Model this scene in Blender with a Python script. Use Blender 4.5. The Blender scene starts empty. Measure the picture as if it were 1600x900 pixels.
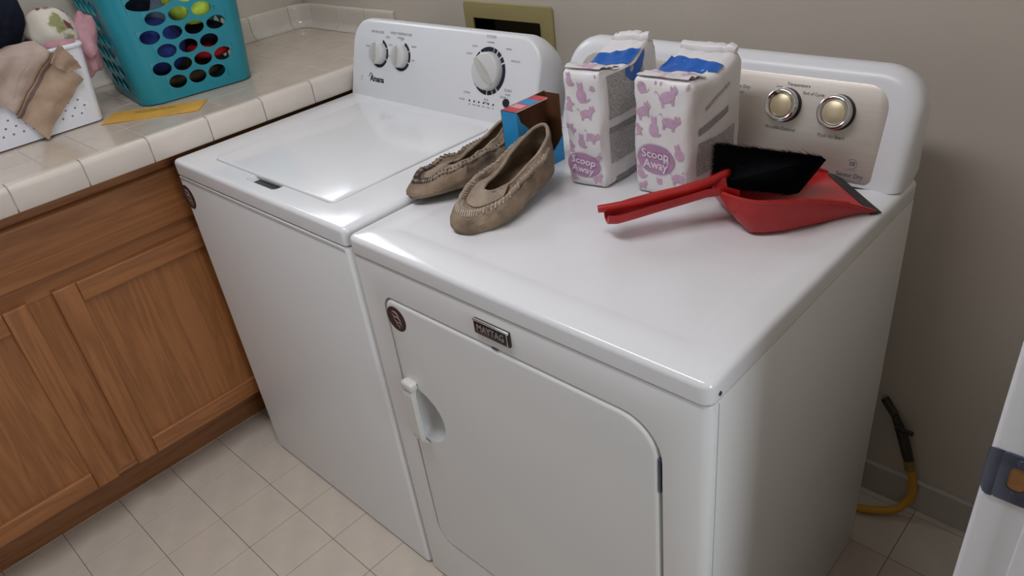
import bpy, bmesh, math, random
from mathutils import Vector, Matrix, Euler, noise
random.seed(7)
R = math.radians
scene = bpy.context.scene
C = scene.collection

# ------------------------------------------------------------------ camera, sky, light, exposure
cam_d = bpy.data.cameras.new('camera'); cam = bpy.data.objects.new('camera', cam_d); C.objects.link(cam)
cam.location = (1.08576, -0.62140, 1.50319)
cam.rotation_euler = (R(58.17634), R(6.48828), R(43.08880))
cam_d.sensor_width = 36.0; cam_d.lens = 36.0 * 1172.51 / 1600.0; cam_d.clip_start = 0.02
scene.camera = cam
world = bpy.data.worlds.new('sky'); scene.world = world; world.use_nodes = True
world.node_tree.nodes['Background'].inputs[0].default_value = (0.84, 0.92, 1.0, 1)
world.node_tree.nodes['Background'].inputs[1].default_value = 0.50
WIN = (0.22, 0.82, 1.69, 2.30)          # window opening in the left wall: y0 y1 z0 z1
ld = bpy.data.lights.new('window_daylight', 'AREA'); ld.shape = 'RECTANGLE'
ld.size = WIN[3]-WIN[2]; ld.size_y = WIN[1]-WIN[0]; ld.energy = 9; ld.color = (0.86, 0.93, 1.0)
lo = bpy.data.objects.new('window_daylight', ld); C.objects.link(lo)
lo.location = (-1.50, (WIN[0]+WIN[1])/2, (WIN[2]+WIN[3])/2); lo.rotation_euler = (0, R(-90), 0)
GD = (-0.80, 0.40, 0.03, 2.02)           # glazed door in the front wall, behind the camera: x0 x1 z0 z1
gd = bpy.data.lights.new('glass_door_daylight', 'AREA'); gd.shape = 'RECTANGLE'
gd.size = GD[1]-GD[0]; gd.size_y = GD[3]-GD[2]; gd.energy = 1.0; gd.color = (0.92, 0.96, 1.0)
go = bpy.data.objects.new('glass_door_daylight', gd); C.objects.link(go)
go.location = ((GD[0]+GD[1])/2, -1.90, (GD[2]+GD[3])/2); go.rotation_euler = (R(90), 0, 0)
HW = (-1.05, -0.10, 0.80, 2.10)          # window of the hall, seen through the doorway from inside: y0 y1 z0 z1 at x = 2.9
hd_ = bpy.data.lights.new('hall_window_daylight', 'AREA'); hd_.shape = 'RECTANGLE'
hd_.size = HW[3]-HW[2]; hd_.size_y = HW[1]-HW[0]; hd_.energy = 33; hd_.color = (0.84, 0.92, 1.0)
ho = bpy.data.objects.new('hall_window_daylight', hd_); C.objects.link(ho)
ho.location = (3.05, (HW[0]+HW[1])/2, (HW[2]+HW[3])/2); ho.rotation_euler = (0, R(90), 0)
LAMP = (0.10, -0.32, 2.36, 1.15, 0.26)   # ceiling light: centre x y, underside z, length, width
la = bpy.data.lights.new('ceiling_lamp', 'AREA'); la.shape = 'RECTANGLE'
la.size = LAMP[3]-0.04; la.size_y = LAMP[4]-0.04; la.energy = 14.0; la.color = (0.93, 0.93, 1.0)
lao = bpy.data.objects.new('ceiling_lamp', la); C.objects.link(lao); lao.location = (LAMP[0], LAMP[1], LAMP[2]-0.004)
vs = scene.view_settings
vs.view_transform = 'Standard'; vs.look = 'None'; vs.gamma = 1.0; vs.use_curve_mapping = False; vs.exposure = 0.0

# ------------------------------------------------------------------ materials
def nt(name):
    m = bpy.data.materials.new(name); m.use_nodes = True
    t = m.node_tree; b = t.nodes['Principled BSDF']
    return m, t, b
def mat(name, col, rough=0.5, metal=0.0, var=0.0, vscale=30.0, bump=0.0, bscale=200.0, coat=0.0, stretch=None, emit=None):
    m, t, b = nt(name)
    b.inputs['Base Color'].default_value = (*col, 1); b.inputs['Roughness'].default_value = rough
    b.inputs['Metallic'].default_value = metal
    if coat: b.inputs['Coat Weight'].default_value = coat; b.inputs['Coat Roughness'].default_value = 0.08
    tc = t.nodes.new('ShaderNodeTexCoord'); mp = t.nodes.new('ShaderNodeMapping')
    if stretch: mp.inputs['Scale'].default_value = stretch
    t.links.new(tc.outputs['Object'], mp.inputs['Vector'])
    if var:
        n = t.nodes.new('ShaderNodeTexNoise'); n.inputs['Scale'].default_value = vscale; n.inputs['Detail'].default_value = 6
        t.links.new(mp.outputs[0], n.inputs['Vector'])
        r = t.nodes.new('ShaderNodeValToRGB')
        r.color_ramp.elements[0].position = 0.3; r.color_ramp.elements[1].position = 0.7
        r.color_ramp.elements[0].color = (*[c*(1-var) for c in col], 1)
        r.color_ramp.elements[1].color = (*[min(1, c*(1+var)) for c in col], 1)
        t.links.new(n.outputs['Fac'], r.inputs[0]); t.links.new(r.outputs[0], b.inputs['Base Color'])
    if bump:
        n2 = t.nodes.new('ShaderNodeTexNoise'); n2.inputs['Scale'].default_value = bscale; n2.inputs['Detail'].default_value = 4
        t.links.new(mp.outputs[0], n2.inputs['Vector'])
        bp = t.nodes.new('ShaderNodeBump'); bp.inputs['Strength'].default_value = bump; bp.inputs['Distance'].default_value = 0.002
        t.links.new(n2.outputs['Fac'], bp.inputs['Height']); t.links.new(bp.outputs[0], b.inputs['Normal'])
    return m
def wood(name, axis, c0=(0.215, 0.076, 0.022), c1=(0.34, 0.134, 0.043)):
    m, t, b = nt(name); b.inputs['Roughness'].default_value = 0.42
    tc = t.nodes.new('ShaderNodeTexCoord'); mp = t.nodes.new('ShaderNodeMapping')
    mp.inputs['Scale'].default_value = (9, 9, 0.55) if axis == 'z' else (9, 0.55, 9)
    t.links.new(tc.outputs['Object'], mp.inputs['Vector'])
    n = t.nodes.new('ShaderNodeTexNoise'); n.inputs['Scale'].default_value = 2.2; n.inputs['Detail'].default_value = 3; n.inputs['Distortion'].default_value = 0.6
    t.links.new(mp.outputs[0], n.inputs['Vector'])
    mu = t.nodes.new('ShaderNodeMath'); mu.operation = 'MULTIPLY'; mu.inputs[1].default_value = 11
    fr = t.nodes.new('ShaderNodeMath'); fr.operation = 'PINGPONG'; fr.inputs[1].default_value = 1.0
    t.links.new(n.outputs['Fac'], mu.inputs[0]); t.links.new(mu.outputs[0], fr.inputs[0])
    f = t.nodes.new('ShaderNodeTexNoise'); f.inputs['Scale'].default_value = 26; f.inputs['Detail'].default_value = 5
    t.links.new(mp.outputs[0], f.inputs['Vector'])
    mx = t.nodes.new('ShaderNodeMath'); mx.operation = 'MULTIPLY_ADD'; mx.inputs[1].default_value = 0.50
    t.links.new(fr.outputs[0], mx.inputs[0]); 
    sc = t.nodes.new('ShaderNodeMath'); sc.operation = 'MULTIPLY'; sc.inputs[1].default_value = 0.6
    t.links.new(f.outputs['Fac'], sc.inputs[0]); t.links.new(sc.outputs[0], mx.inputs[2])
    r = t.nodes.new('ShaderNodeValToRGB'); r.color_ramp.elements[0].color = (*c0, 1); r.color_ramp.elements[1].color = (*c1, 1)
    r.color_ramp.elements[0].position = 0.1; r.color_ramp.elements[1].position = 0.75
    t.links.new(mx.outputs[0], r.inputs[0]); t.links.new(r.outputs[0], b.inputs['Base Color'])
    bp = t.nodes.new('ShaderNodeBump'); bp.inputs['Strength'].default_value = 0.15; bp.inputs['Distance'].default_value = 0.001
    t.links.new(mx.outputs[0], bp.inputs['Height']); t.links.new(bp.outputs[0], b.inputs['Normal'])
    return m
def spots(name, base, cols, scale, rough=0.9):
    """cloth with a loose floral print: voronoi/noise blotches"""
    m, t, b = nt(name); b.inputs['Roughness'].default_value = rough
    tc = t.nodes.new('ShaderNodeTexCoord'); prev = None
    for i, (col, thr) in enumerate(cols):
        n = t.nodes.new('ShaderNodeTexNoise'); n.inputs['Scale'].default_value = scale*(1+0.35*i); n.inputs['Detail'].default_value = 3
        mp = t.nodes.new('ShaderNodeMapping'); mp.inputs['Location'].default_value = (3.1*i+1.3, 1.7*i, 0.4)
        t.links.new(tc.outputs['Object'], mp.inputs[0]); t.links.new(mp.outputs[0], n.inputs['Vector'])
        r = t.nodes.new('ShaderNodeValToRGB'); r.color_ramp.elements[0].position = thr; r.color_ramp.elements[1].position = thr+0.06
        t.links.new(n.outputs['Fac'], r.inputs[0])
        mx = t.nodes.new('ShaderNodeMix'); mx.data_type = 'RGBA'
        t.links.new(r.outputs[0], mx.inputs[0])
        if prev is None: mx.inputs[6].default_value = (*base, 1)
        else: t.links.new(prev, mx.inputs[6])
        mx.inputs[7].default_value = (*col, 1); prev = mx.outputs[2]
    t.links.new(prev, b.inputs['Base Color'])
    return m
def small_print(name, base, ink, freq, thr=0.5):
    """lines of tiny print too small to read"""
    m, t, b = nt(name); b.inputs['Roughness'].default_value = 0.45
    tc = t.nodes.new('ShaderNodeTexCoord'); mp = t.nodes.new('ShaderNodeMapping'); mp.inputs['Scale'].default_value = (freq*0.6, freq*0.6, freq)
    t.links.new(tc.outputs['Object'], mp.inputs[0])
    n = t.nodes.new('ShaderNodeTexNoise'); n.inputs['Scale'].default_value = 1.0; n.inputs['Detail'].default_value = 2
    t.links.new(mp.outputs[0], n.inputs['Vector'])
    r = t.nodes.new('ShaderNodeValToRGB'); r.color_ramp.elements[0].position = thr-0.12; r.color_ramp.elements[1].position = thr+0.12
    r.color_ramp.elements[0].color = (*base, 1); r.color_ramp.elements[1].color = (*ink, 1)
    t.links.new(n.outputs['Fac'], r.inputs[0]); t.links.new(r.outputs[0], b.inputs['Base Color'])
    return m
def pane_mat():
    m = bpy.data.materials.new('window_glass'); m.use_nodes = True; t = m.node_tree; t.nodes.clear()
    o = t.nodes.new('ShaderNodeOutputMaterial'); tr = t.nodes.new('ShaderNodeBsdfTransparent'); g = t.nodes.new('ShaderNodeBsdfGlossy')
    g.inputs['Roughness'].default_value = 0.02; mx = t.nodes.new('ShaderNodeMixShader'); mx.inputs[0].default_value = 0.06
    t.links.new(tr.outputs[0], mx.inputs[1]); t.links.new(g.outputs[0], mx.inputs[2]); t.links.new(mx.outputs[0], o.inputs[0])
    return m

M = dict(
 wall=mat('wall_paint', (0.55, 0.495, 0.425), 0.85, var=0.02, vscale=8, bump=0.12, bscale=260),
 ceil=mat('ceiling_paint', (0.74, 0.72, 0.68), 0.9, bump=0.1, bscale=200),
 trim=mat('white_trim_paint', (0.78, 0.79, 0.82), 0.35, var=0.02),
 base=mat('baseboard_paint', (0.50, 0.46, 0.41), 0.5, var=0.03),
 grout=mat('floor_grout', (0.23, 0.19, 0.155), 0.9, var=0.15, vscale=40),
 ftile=mat('floor_tile_vinyl', (0.64, 0.565, 0.475), 0.42, var=0.06, vscale=14, bump=0.05, bscale=120),
 ctile=mat('counter_tile_glaze', (0.66, 0.59, 0.515), 0.14, var=0.05, vscale=14, coat=0.2),
 ctop=mat('counter_top_tile_glaze', (0.59, 0.495, 0.405), 0.14, var=0.05, vscale=14, coat=0.2),
 cgrout=mat('counter_grout', (0.56, 0.49, 0.42), 0.9, var=0.1),
 splash=mat('backsplash_glaze', (0.62, 0.575, 0.505), 0.06, var=0.03, coat=0.3),
 wz=wood('oak_vertical_grain', 'z'), wy=wood('oak_horizontal_grain', 'y'),
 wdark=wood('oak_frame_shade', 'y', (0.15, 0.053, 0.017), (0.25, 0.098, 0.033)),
 enamel=mat('white_enamel', (0.77, 0.77, 0.775), 0.17, var=0.012, vscale=6, coat=0.25),
 enamel2=mat('white_enamel_side', (0.76, 0.755, 0.745), 0.32, var=0.015, vscale=5, bump=0.05, bscale=500),
 console=mat('white_plastic', (0.78, 0.79, 0.81), 0.3),
 cream=mat('cream_plastic', (0.70, 0.69, 0.65), 0.35),
 knobw=mat('pale_knob_plastic', (0.62, 0.62, 0.60), 0.35),
 pointer=mat('grey_pointer', (0.52, 0.51, 0.47), 0.4),
 gap=mat('dark_gap', (0.05, 0.05, 0.05), 0.8),
 navyink=mat('navy_ink', (0.012, 0.014, 0.03), 0.4),
 ink=mat('grey_ink', (0.12, 0.12, 0.13), 0.5), ink2=mat('pale_grey_ink', (0.30, 0.31, 0.33), 0.5),
 panel=mat('brushed_metal_panel', (0.60, 0.55, 0.49), 0.38, metal=0.65, var=0.05, vscale=60, stretch=(0.3, 8, 8)),
 chrome=mat('chrome', (0.72, 0.72, 0.74), 0.12, metal=1.0),
 knobface=mat('champagne_knob_face', (0.66, 0.56, 0.36), 0.38, metal=0.45, var=0.04, vscale=80),
 black=mat('black_plastic', (0.012, 0.012, 0.014), 0.45),
 brown=mat('sticker_brown', (0.050, 0.020, 0.015), 0.5), stickw=mat('sticker_pale', (0.55, 0.46, 0.42), 0.5),
 badge=mat('badge_black', (0.016, 0.012, 0.012), 0.3), silver=mat('badge_silver', (0.80, 0.78, 0.74), 0.22, metal=0.9),
 silver2=mat('badge_letter', (0.42, 0.36, 0.35), 0.35, metal=0.5),
 teal=mat('teal_plastic', (0.012, 0.235, 0.30), 0.38, var=0.05, vscale=10),
 whiteb=mat('white_basket_plastic', (0.74, 0.75, 0.79), 0.4),
 manila=mat('manila_paper', (0.68, 0.38, 0.06), 0.7, var=0.08, vscale=25, bump=0.2, bscale=60),
 navy=mat('navy_cloth', (0.010, 0.012, 0.022), 0.95, var=0.3, vscale=60, bump=0.5, bscale=300),
 blueplaid=mat('dark_blue_cloth', (0.022, 0.035, 0.15), 0.95, var=0.3, vscale=40, bump=0.4),
 red=mat('red_cloth', (0.42, 0.018, 0.018), 0.95, var=0.3, vscale=40, bump=0.4),
 lime=mat('lime_cloth', (0.52, 0.70, 0.09), 0.9, var=0.2, vscale=50, bump=0.4),
 bluegrey=mat('blue_grey_cloth', (0.12, 0.17, 0.22), 0.95, var=0.25, vscale=30, bump=0.4),
 olive=mat('dark_olive_cloth', (0.055, 0.042, 0.026), 0.95, var=0.3, vscale=40, bump=0.4),
 pink=mat('pink_cloth', (0.55, 0.30, 0.33), 0.95, var=0.15, vscale=30, bump=0.5, bscale=250),
 floral=spots('floral_cloth', (0.66, 0.60, 0.50), [((0.27, 0.27, 0.12), 0.54), ((0.17, 0.06, 0.065), 0.57)], 17),
 towel=mat('tan_towel', (0.42, 0.30, 0.215), 0.95, var=0.12, vscale=30, bump=0.7, bscale=500),
 towels=mat('towel_stripe', (0.20, 0.13, 0.11), 0.95, var=0.15, bump=0.6, bscale=500),
 towell=mat('towel_light_band', (0.47, 0.37, 0.31), 0.95, var=0.1, bump=0.6, bscale=500),
 suede=mat('taupe_suede', (0.235, 0.175, 0.122), 0.95, var=0.34, vscale=26, bump=0.7, bscale=130),
 suedel=mat('taupe_suede_trim', (0.31, 0.245, 0.185), 0.95, var=0.22, vscale=40, bump=0.7, bscale=160),
 lining=mat('shoe_lining', (0.24, 0.17, 0.11), 0.95, var=0.35, vscale=30, bump=0.6, bscale=150),
 sole=mat('shoe_sole', (0.14, 0.115, 0.09), 0.9, var=0.2), thread=mat('pale_thread', (0.46, 0.39, 0.31), 0.9),
 threadd=mat('dark_thread', (0.07, 0.05, 0.04), 0.9),
 boxblue=mat('box_blue', (0.012, 0.27, 0.58), 0.4, var=0.06, vscale=20), boxred=mat('box_red', (0.55, 0.05, 0.07), 0.4, var=0.25, vscale=70),
 boxpink=mat('box_pink', (0.72, 0.34, 0.36), 0.4), card=mat('brown_cardboard', (0.125, 0.055, 0.028), 0.9, var=0.12, vscale=30, stretch=(1, 1, 0.2)),
 paper=mat('bag_paper', (0.80, 0.775, 0.77), 0.34, var=0.035, vscale=25, bump=0.35, bscale=55),
 foldpaper=spots('bag_fold_paper', (0.72, 0.68, 0.67), [((0.56, 0.38, 0.48), 0.52)], 34, 0.4),
 lilac=mat('lilac_print', (0.58, 0.38, 0.52), 0.45, var=0.12, vscale=120),
 lilac2=mat('lilac_logo', (0.47, 0.25, 0.42), 0.45, var=0.05, vscale=60),
 bagblue=mat('bag_blue_band', (0.015, 0.12, 0.48), 0.35, var=0.12, vscale=30, bump=0.2, bscale=60),
 bagtext=small_print('bag_small_print', (0.56, 0.53, 0.50), (0.30, 0.29, 0.29), 420),
 bagbar=small_print('bag_print_bar', (0.22, 0.22, 0.23), (0.36, 0.35, 0.35), 500),
 lettering=mat('white_lettering', (0.80, 0.70, 0.78), 0.45),
 redp=mat('red_plastic', (0.43, 0.012, 0.012), 0.36, var=0.08, vscale=40), redd=mat('dark_red_plastic', (0.38, 0.012, 0.012), 0.4),
 rubber=mat('black_rubber', (0.022, 0.021, 0.02), 0.6), bristle=mat('black_bristle', (0.006, 0.006, 0.008), 1.0),
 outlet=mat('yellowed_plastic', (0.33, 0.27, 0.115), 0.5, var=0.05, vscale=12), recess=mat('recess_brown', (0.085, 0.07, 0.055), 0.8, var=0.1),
 steel=mat('blued_steel', (0.13, 0.15, 0.22), 0.32, metal=0.9, var=0.1, vscale=60), rawwood=mat('raw_wood', (0.34, 0.15, 0.05), 0.8, var=0.2, vscale=60),
 hose=mat('yellow_gas_hose', (0.60, 0.30, 0.02), 0.5), valve=mat('dark_valve', (0.03, 0.028, 0.02), 0.5), brass=mat('dull_brass', (0.30, 0.24, 0.06), 0.5, metal=0.5),
 glass=pane_mat(),
)

for k_ in ('navy', 'blueplaid', 'red', 'lime', 'bluegrey', 'olive', 'pink', 'floral', 'towel', 'towels', 'towell', 'suede', 'suedel', 'lining', 'bristle', 'recess', 'card'):
    M[k_].node_tree.nodes['Principled BSDF'].inputs['Specular IOR Level'].default_value = 0.08      # dry cloth, suede, bristle

# ------------------------------------------------------------------ helpers
BASE = {}
def tag(o, label=None, cat=None, group=None, kind=None):
    if label: o['label'] = label
    if cat: o['category'] = cat
    if group: o['group'] = group
    if kind: o['kind'] = kind
    return o
def thing(name, label, cat, loc, group=None):
    o = bpy.data.objects.new(name, None); o.empty_display_size = 0.05; C.objects.link(o)
    o.location = loc; BASE[o.name] = Vector(loc)
    return tag(o, label, cat, group)
def link(name, me, mats, parent=None, loc=None, smooth=True, label=None):
    """mesh given in world coordinates -> object (origin at its thing's base)"""
    o = bpy.data.objects.new(name, me); C.objects.link(o)
    if parent is not None: b = BASE[parent.name]; o.parent = parent
    else: b = Vector(loc) if loc else Vector((0, 0, 0)); o.location = b
    BASE[o.name] = b
    me.transform(Matrix.Translation(-b))
    for m in (mats if isinstance(mats, (list, tuple)) else [mats]): me.materials.append(M[m])
    if smooth:
        me.polygons.foreach_set('use_smooth', [True]*len(me.polygons))
        try: me.set_sharp_from_angle(angle=R(40))
        except Exception: pass
    me.update()
    if label: o['label'] = label
    return o
def b2m(bm, name='m'):
    bmesh.ops.recalc_face_normals(bm, faces=bm.faces)
    me = bpy.data.meshes.new(name); bm.to_mesh(me); bm.free(); return me
def pydata(v, f):
    me = bpy.data.meshes.new('m'); me.from_pydata([tuple(x) for x in v], [], f); me.update(); return me
def box(bm, lo, hi, bev=0.0, seg=2, mi=0):
    c = [(a+b)/2 for a, b in zip(lo, hi)]; s = [abs(b-a) for a, b in zip(lo, hi)]
    g = bmesh.ops.create_cube(bm, size=1.0, matrix=Matrix.Translation(c) @ Matrix.Diagonal((*s, 1)))
    fs = {f for v in g['verts'] for f in v.link_faces}
    if bev:
        es = list({e for v in g['verts'] for e in v.link_edges})
        r = bmesh.ops.bevel(bm, geom=es, offset=bev, segments=seg, profile=0.5, affect='EDGES')
        fs = set(r['faces']) | {f for f in fs if f.is_valid}
    for f in fs:
        if f.is_valid: f.material_index = mi
def mbox(lo, hi, bev=0.0, seg=2):
    bm = bmesh.new(); box(bm, lo, hi, bev, seg); return b2m(bm)
def rrect(x0, x1, y0, y1, r, n=6):
    """rounded rectangle outline, r = (bl, br, tr, tl)"""
    if not isinstance(r, (list, tuple)): r = [r]*4
    out = []
    for (cx, cy, a0), rr in zip(((x0, y0, 180), (x1, y0, 270), (x1, y1, 0), (x0, y1, 90)), r):
        sx = 1 if cx == x0 else -1; sy = 1 if cy == y0 else -1
        k = n if rr > 1e-6 else 0
        for i in range(k+1):
            a = R(a0 + (90*i/k if k else 45))
            out.append((cx+sx*rr+rr*math.cos(a), cy+sy*rr+rr*math.sin(a)) if rr > 1e-6 else (cx, cy))
    return out
def inset(pts, d):
    """move a CCW outline inwards by d"""
    n = len(pts); out = []
    for i in range(n):
        p0, p1, p2 = Vector(pts[i-1]), Vector(pts[i]), Vector(pts[(i+1) % n])
        a, b = (p1-p0), (p2-p1)
        a = a.normalized() if a.length > 1e-9 else b.normalized(); b = b.normalized() if b.length > 1e-9 else a
        na, nb = Vector((-a.y, a.x)), Vector((-b.y, b.x)); m = (na+nb)
        k = d/max(0.35, (m.length_squared/2)) if m.length > 1e-6 else 0
        out.append(tuple(p1+m*k))
    return out
def loft(rings, cap0=True, cap1=True, closed=True):
    v = []; f = []; n = len(rings[0])
    for r in rings: v += [Vector(p) for p in r]
    for i in range(len(rings)-1):
        for j in range(n if closed else n-1):
            a, b = i*n+j, i*n+(j+1) % n
            f.append((a, b, b+n, a+n))
    if cap0: f.append(tuple(reversed(range(n))))
    if cap1: f.append(tuple(range((len(rings)-1)*n, len(rings)*n)))
    me = pydata(v, f); bm = bmesh.new(); bm.from_mesh(me); bpy.data.meshes.remove(me)
    return b2m(bm)
def slab(outline, place, thick, bev=0.002, seg=3):
    """plate with rounded front edge. place(x, y, d) -> 3D, d = height above the ground plane of the plate"""
    rings = [[place(x, y, 0) for x, y in outline]]
    for i in range(seg+1):
        a = R(90*i/seg)
        o = inset(outline, bev*(1-math.cos(a))) if i else outline
        rings.append([place(x, y, thick-bev+bev*math.sin(a)) for x, y in o])
    return loft(rings)
def lathe(prof, mtx, n=32, cap=True):
    rings = [[mtx @ Vector((r*math.cos(2*math.pi*j/n), r*math.sin(2*math.pi*j/n), z)) for j in range(n)] for r, z in prof]
    return loft(rings, cap, cap)
def tube(path, rad, n=8):
    P = [Vector(p) for p in path]; rings = []; up = None
    for i, p in enumerate(P):
        t = (P[min(i+1, len(P)-1)]-P[max(i-1, 0)]).normalized()
        if up is None: up = t.orthogonal().normalized()
        up = (up-t*up.dot(t)); up = up.normalized() if up.length > 1e-6 else t.orthogonal().normalized()
        s = t.cross(up); r = rad[i] if isinstance(rad, (list, tuple)) else rad
        rings.append([p+(up*math.cos(2*math.pi*j/n)+s*math.sin(2*math.pi*j/n))*r for j in range(n)])
    return loft(rings)
def smoothpath(pts, n=8):
    P = [Vector(p) for p in pts]; out = []
    for i in range(len(P)-1):
        p0, p1, p2, p3 = P[max(i-1, 0)], P[i], P[i+1], P[min(i+2, len(P)-1)]
        for k in range(n):
            t = k/n
            out.append(0.5*((2*p1)+(p2-p0)*t+(2*p0-5*p1+4*p2-p3)*t*t+(3*p1-p0-3*p2+p3)*t**3))
    out.append(P[-1]); return out
def join(meshes, mi=None):
    bm = bmesh.new()
    for k, me in enumerate(meshes):
        n0 = len(bm.faces); bm.from_mesh(me); bpy.data.meshes.remove(me)
        if mi:
            bm.faces.ensure_lookup_table()
            for f in bm.faces[n0:]: f.material_index = mi[k]
    me = bpy.data.meshes.new('m'); bm.to_mesh(me); bm.free(); return me
def cut(me, cutter, solver='EXACT'):
    """boolean difference of two meshes, result is a new mesh"""
    a = bpy.data.objects.new('a_tmp', me); b = bpy.data.objects.new('b_tmp', cutter); C.objects.link(a); C.objects.link(b)
    md = a.modifiers.new('b', 'BOOLEAN'); md.object = b; md.operation = 'DIFFERENCE'; md.solver = solver
    dg = bpy.context.evaluated_depsgraph_get(); dg.update()
    r = bpy.data.meshes.new_from_object(a.evaluated_get(dg))
    bpy.data.objects.remove(a); bpy.data.objects.remove(b)
    return r
def solid(me, th, off=-1.0):
    a = bpy.data.objects.new('a_tmp', me); C.objects.link(a)
    md = a.modifiers.new('s', 'SOLIDIFY'); md.thickness = th; md.offset = off
    dg = bpy.context.evaluated_depsgraph_get(); dg.update()
    r = bpy.data.meshes.new_from_object(a.evaluated_get(dg)); bpy.data.objects.remove(a); return r
def text(name, body, size, mtx, m, parent, xs=1.0, ext=0.0002, bold=0.0, align='CENTER'):
    cu = bpy.data.curves.new('t', 'FONT'); cu.body = body; cu.size = size; cu.align_x = align; cu.align_y = 'CENTER'
    cu.extrude = ext; cu.offset = bold; cu.resolution_u = 2
    a = bpy.data.objects.new('t_tmp', cu); C.objects.link(a)
    dg = bpy.context.evaluated_depsgraph_get(); dg.update()
    me = bpy.data.meshes.new_from_object(a.evaluated_get(dg)); bpy.data.objects.remove(a)
    me.transform(mtx @ Matrix.Diagonal((xs, 1, 1, 1)))
    for q in list(me.materials): pass
    me.materials.clear()
    return link(name, me, m, parent, smooth=False)
def frame(o, x, y, z=None):
    """matrix from origin and x / y axes"""
    x = Vector(x).normalized(); y = Vector(y); z = x.cross(y).normalized(); y = z.cross(x)
    return Matrix(((x.x, y.x, z.x, o[0]), (x.y, y.y, z.y, o[1]), (x.z, y.z, z.z, o[2]), (0, 0, 0, 1)))
def fbm(p, s=1.0, o=4):
    return noise.fractal(Vector(p)*s, 1.0, 2.0, o)
def copy_part(o, parent):
    c = o.copy(); C.objects.link(c); c.parent = parent; BASE[c.name] = BASE[o.name]; return c

# ------------------------------------------------------------------ the room
WX0, WX1, WY0, WY1, CH = -1.38, 1.018, -1.75, 0.8517, 2.42
XJ, YJ = 1.018, 0.0                         # door jamb: room-side edge and face
def st(name, me, m, smooth=False): return tag(link(name, me, m, smooth=smooth), kind='structure')

floor = st('floor', mbox((WX0-0.1, WY0-0.1, -0.05), (3.0, WY1+0.1, -0.0012)), 'grout')
PX, PY = 0.155, 0.1545
tile_me = mbox((0.0008, 0.0008, -0.004), (PX-0.0008, PY-0.0008, 0.0), 0.0006, 1)
for i in range(-3, 12):
    for j in range(-4, 10):
        x0, y0 = -0.575+PX*i, -0.5686+PY*j
        if x0+PX > 1.12 or y0 > 0.84 or x0 < -1.06: continue
        cx, cy = x0+PX/2, y0+PY/2
        if -0.66 < x0 and x0+PX < 0.70 and y0 > 0.03: continue          # under the machines
        if x0+PX < -0.90 or (x0+PX < -0.75 and y0 > 0.1): continue       # under the cabinet
        o = bpy.data.objects.new('floor_tile', tile_me); C.objects.link(o); o.parent = floor; o.location = (x0, y0, 0)
tile_me.materials.append(M['ftile'])

# back wall with the opening of the recessed laundry box
bm = bmesh.new()
hx0, hx1, hz0, hz1 = -0.505, -0.257, 0.90, 1.0603
for lo_, hi_ in (((WX0-0.1, 0), (hx0, CH)), ((hx1, 0), (1.13, CH)), ((hx0, 0), (hx1, hz0)), ((hx0, hz1), (hx1, CH))):
    box(bm, (lo_[0], WY1, lo_[1]), (hi_[0], WY1+0.1, hi_[1]))
st('wall_back', b2m(bm), 'wall')
bm = bmesh.new()
y0, y1, z0, z1 = WIN
for a, b in (((WY0-0.1, 0), (y0, CH)), ((y1, 0), (WY1, CH)), ((y0, 0), (y1, z0)), ((y0, z1), (y1, CH))):
    box(bm, (WX0-0.1, a[0], a[1]), (WX0, b[0], b[1]))
st('wall_left', b2m(bm), 'wall')
bm = bmesh.new()
box(bm, (1.03, 0.018, 0), (1.13, WY1, CH)); box(bm, (1.03, WY0, 0), (1.13, -0.87, CH)); box(bm, (1.03, -0.87, 2.07), (1.13, 0.018, CH))
st('wall_right', b2m(bm), 'wall')
bm = bmesh.new()
for a, b in (((WX0-0.1, 0), (GD[0], CH)), ((GD[1], 0), (1.13, CH)), ((GD[0], GD[3]), (GD[1], CH))): box(bm, (a[0], WY0-0.1, a[1]), (b[0], WY0, b[1]))
st('wall_front', b2m(bm), 'wall')
gdo = st('door_1', join([mbox((GD[0], WY0-0.08, 0), (GD[0]+0.05, WY0-0.03, GD[3])), mbox((GD[1]-0.05, WY0-0.08, 0), (GD[1], WY0-0.03, GD[3])),
     mbox((GD[0]+0.05, WY0-0.08, GD[3]-0.05), (GD[1]-0.05, WY0-0.03, GD[3])), mbox((GD[0]+0.05, WY0-0.08, 0), (GD[1]-0.05, WY0-0.03, 0.08))]), 'trim')
link('door_stile', mbox(((GD[0]+GD[1])/2-0.03, WY0-0.075, 0.08), ((GD[0]+GD[1])/2+0.03, WY0-0.035, GD[3]-0.05)), 'trim', gdo)
for a, b in ((GD[0]+0.05, (GD[0]+GD[1])/2-0.03), ((GD[0]+GD[1])/2+0.03, GD[1]-0.05)):
    link('door_pane', mbox((a, WY0-0.057, 0.08), (b, WY0-0.053, GD[3]-0.05)), 'glass', gdo)
st('ceiling', mbox((WX0-0.1, WY0-0.1, CH), (1.13, WY1+0.1, CH+0.08)), 'ceil')
st('baseboard_back', mbox((-0.69, WY1-0.013, 0.0), (1.03, WY1, 0.0868), 0.003), 'base')
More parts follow.
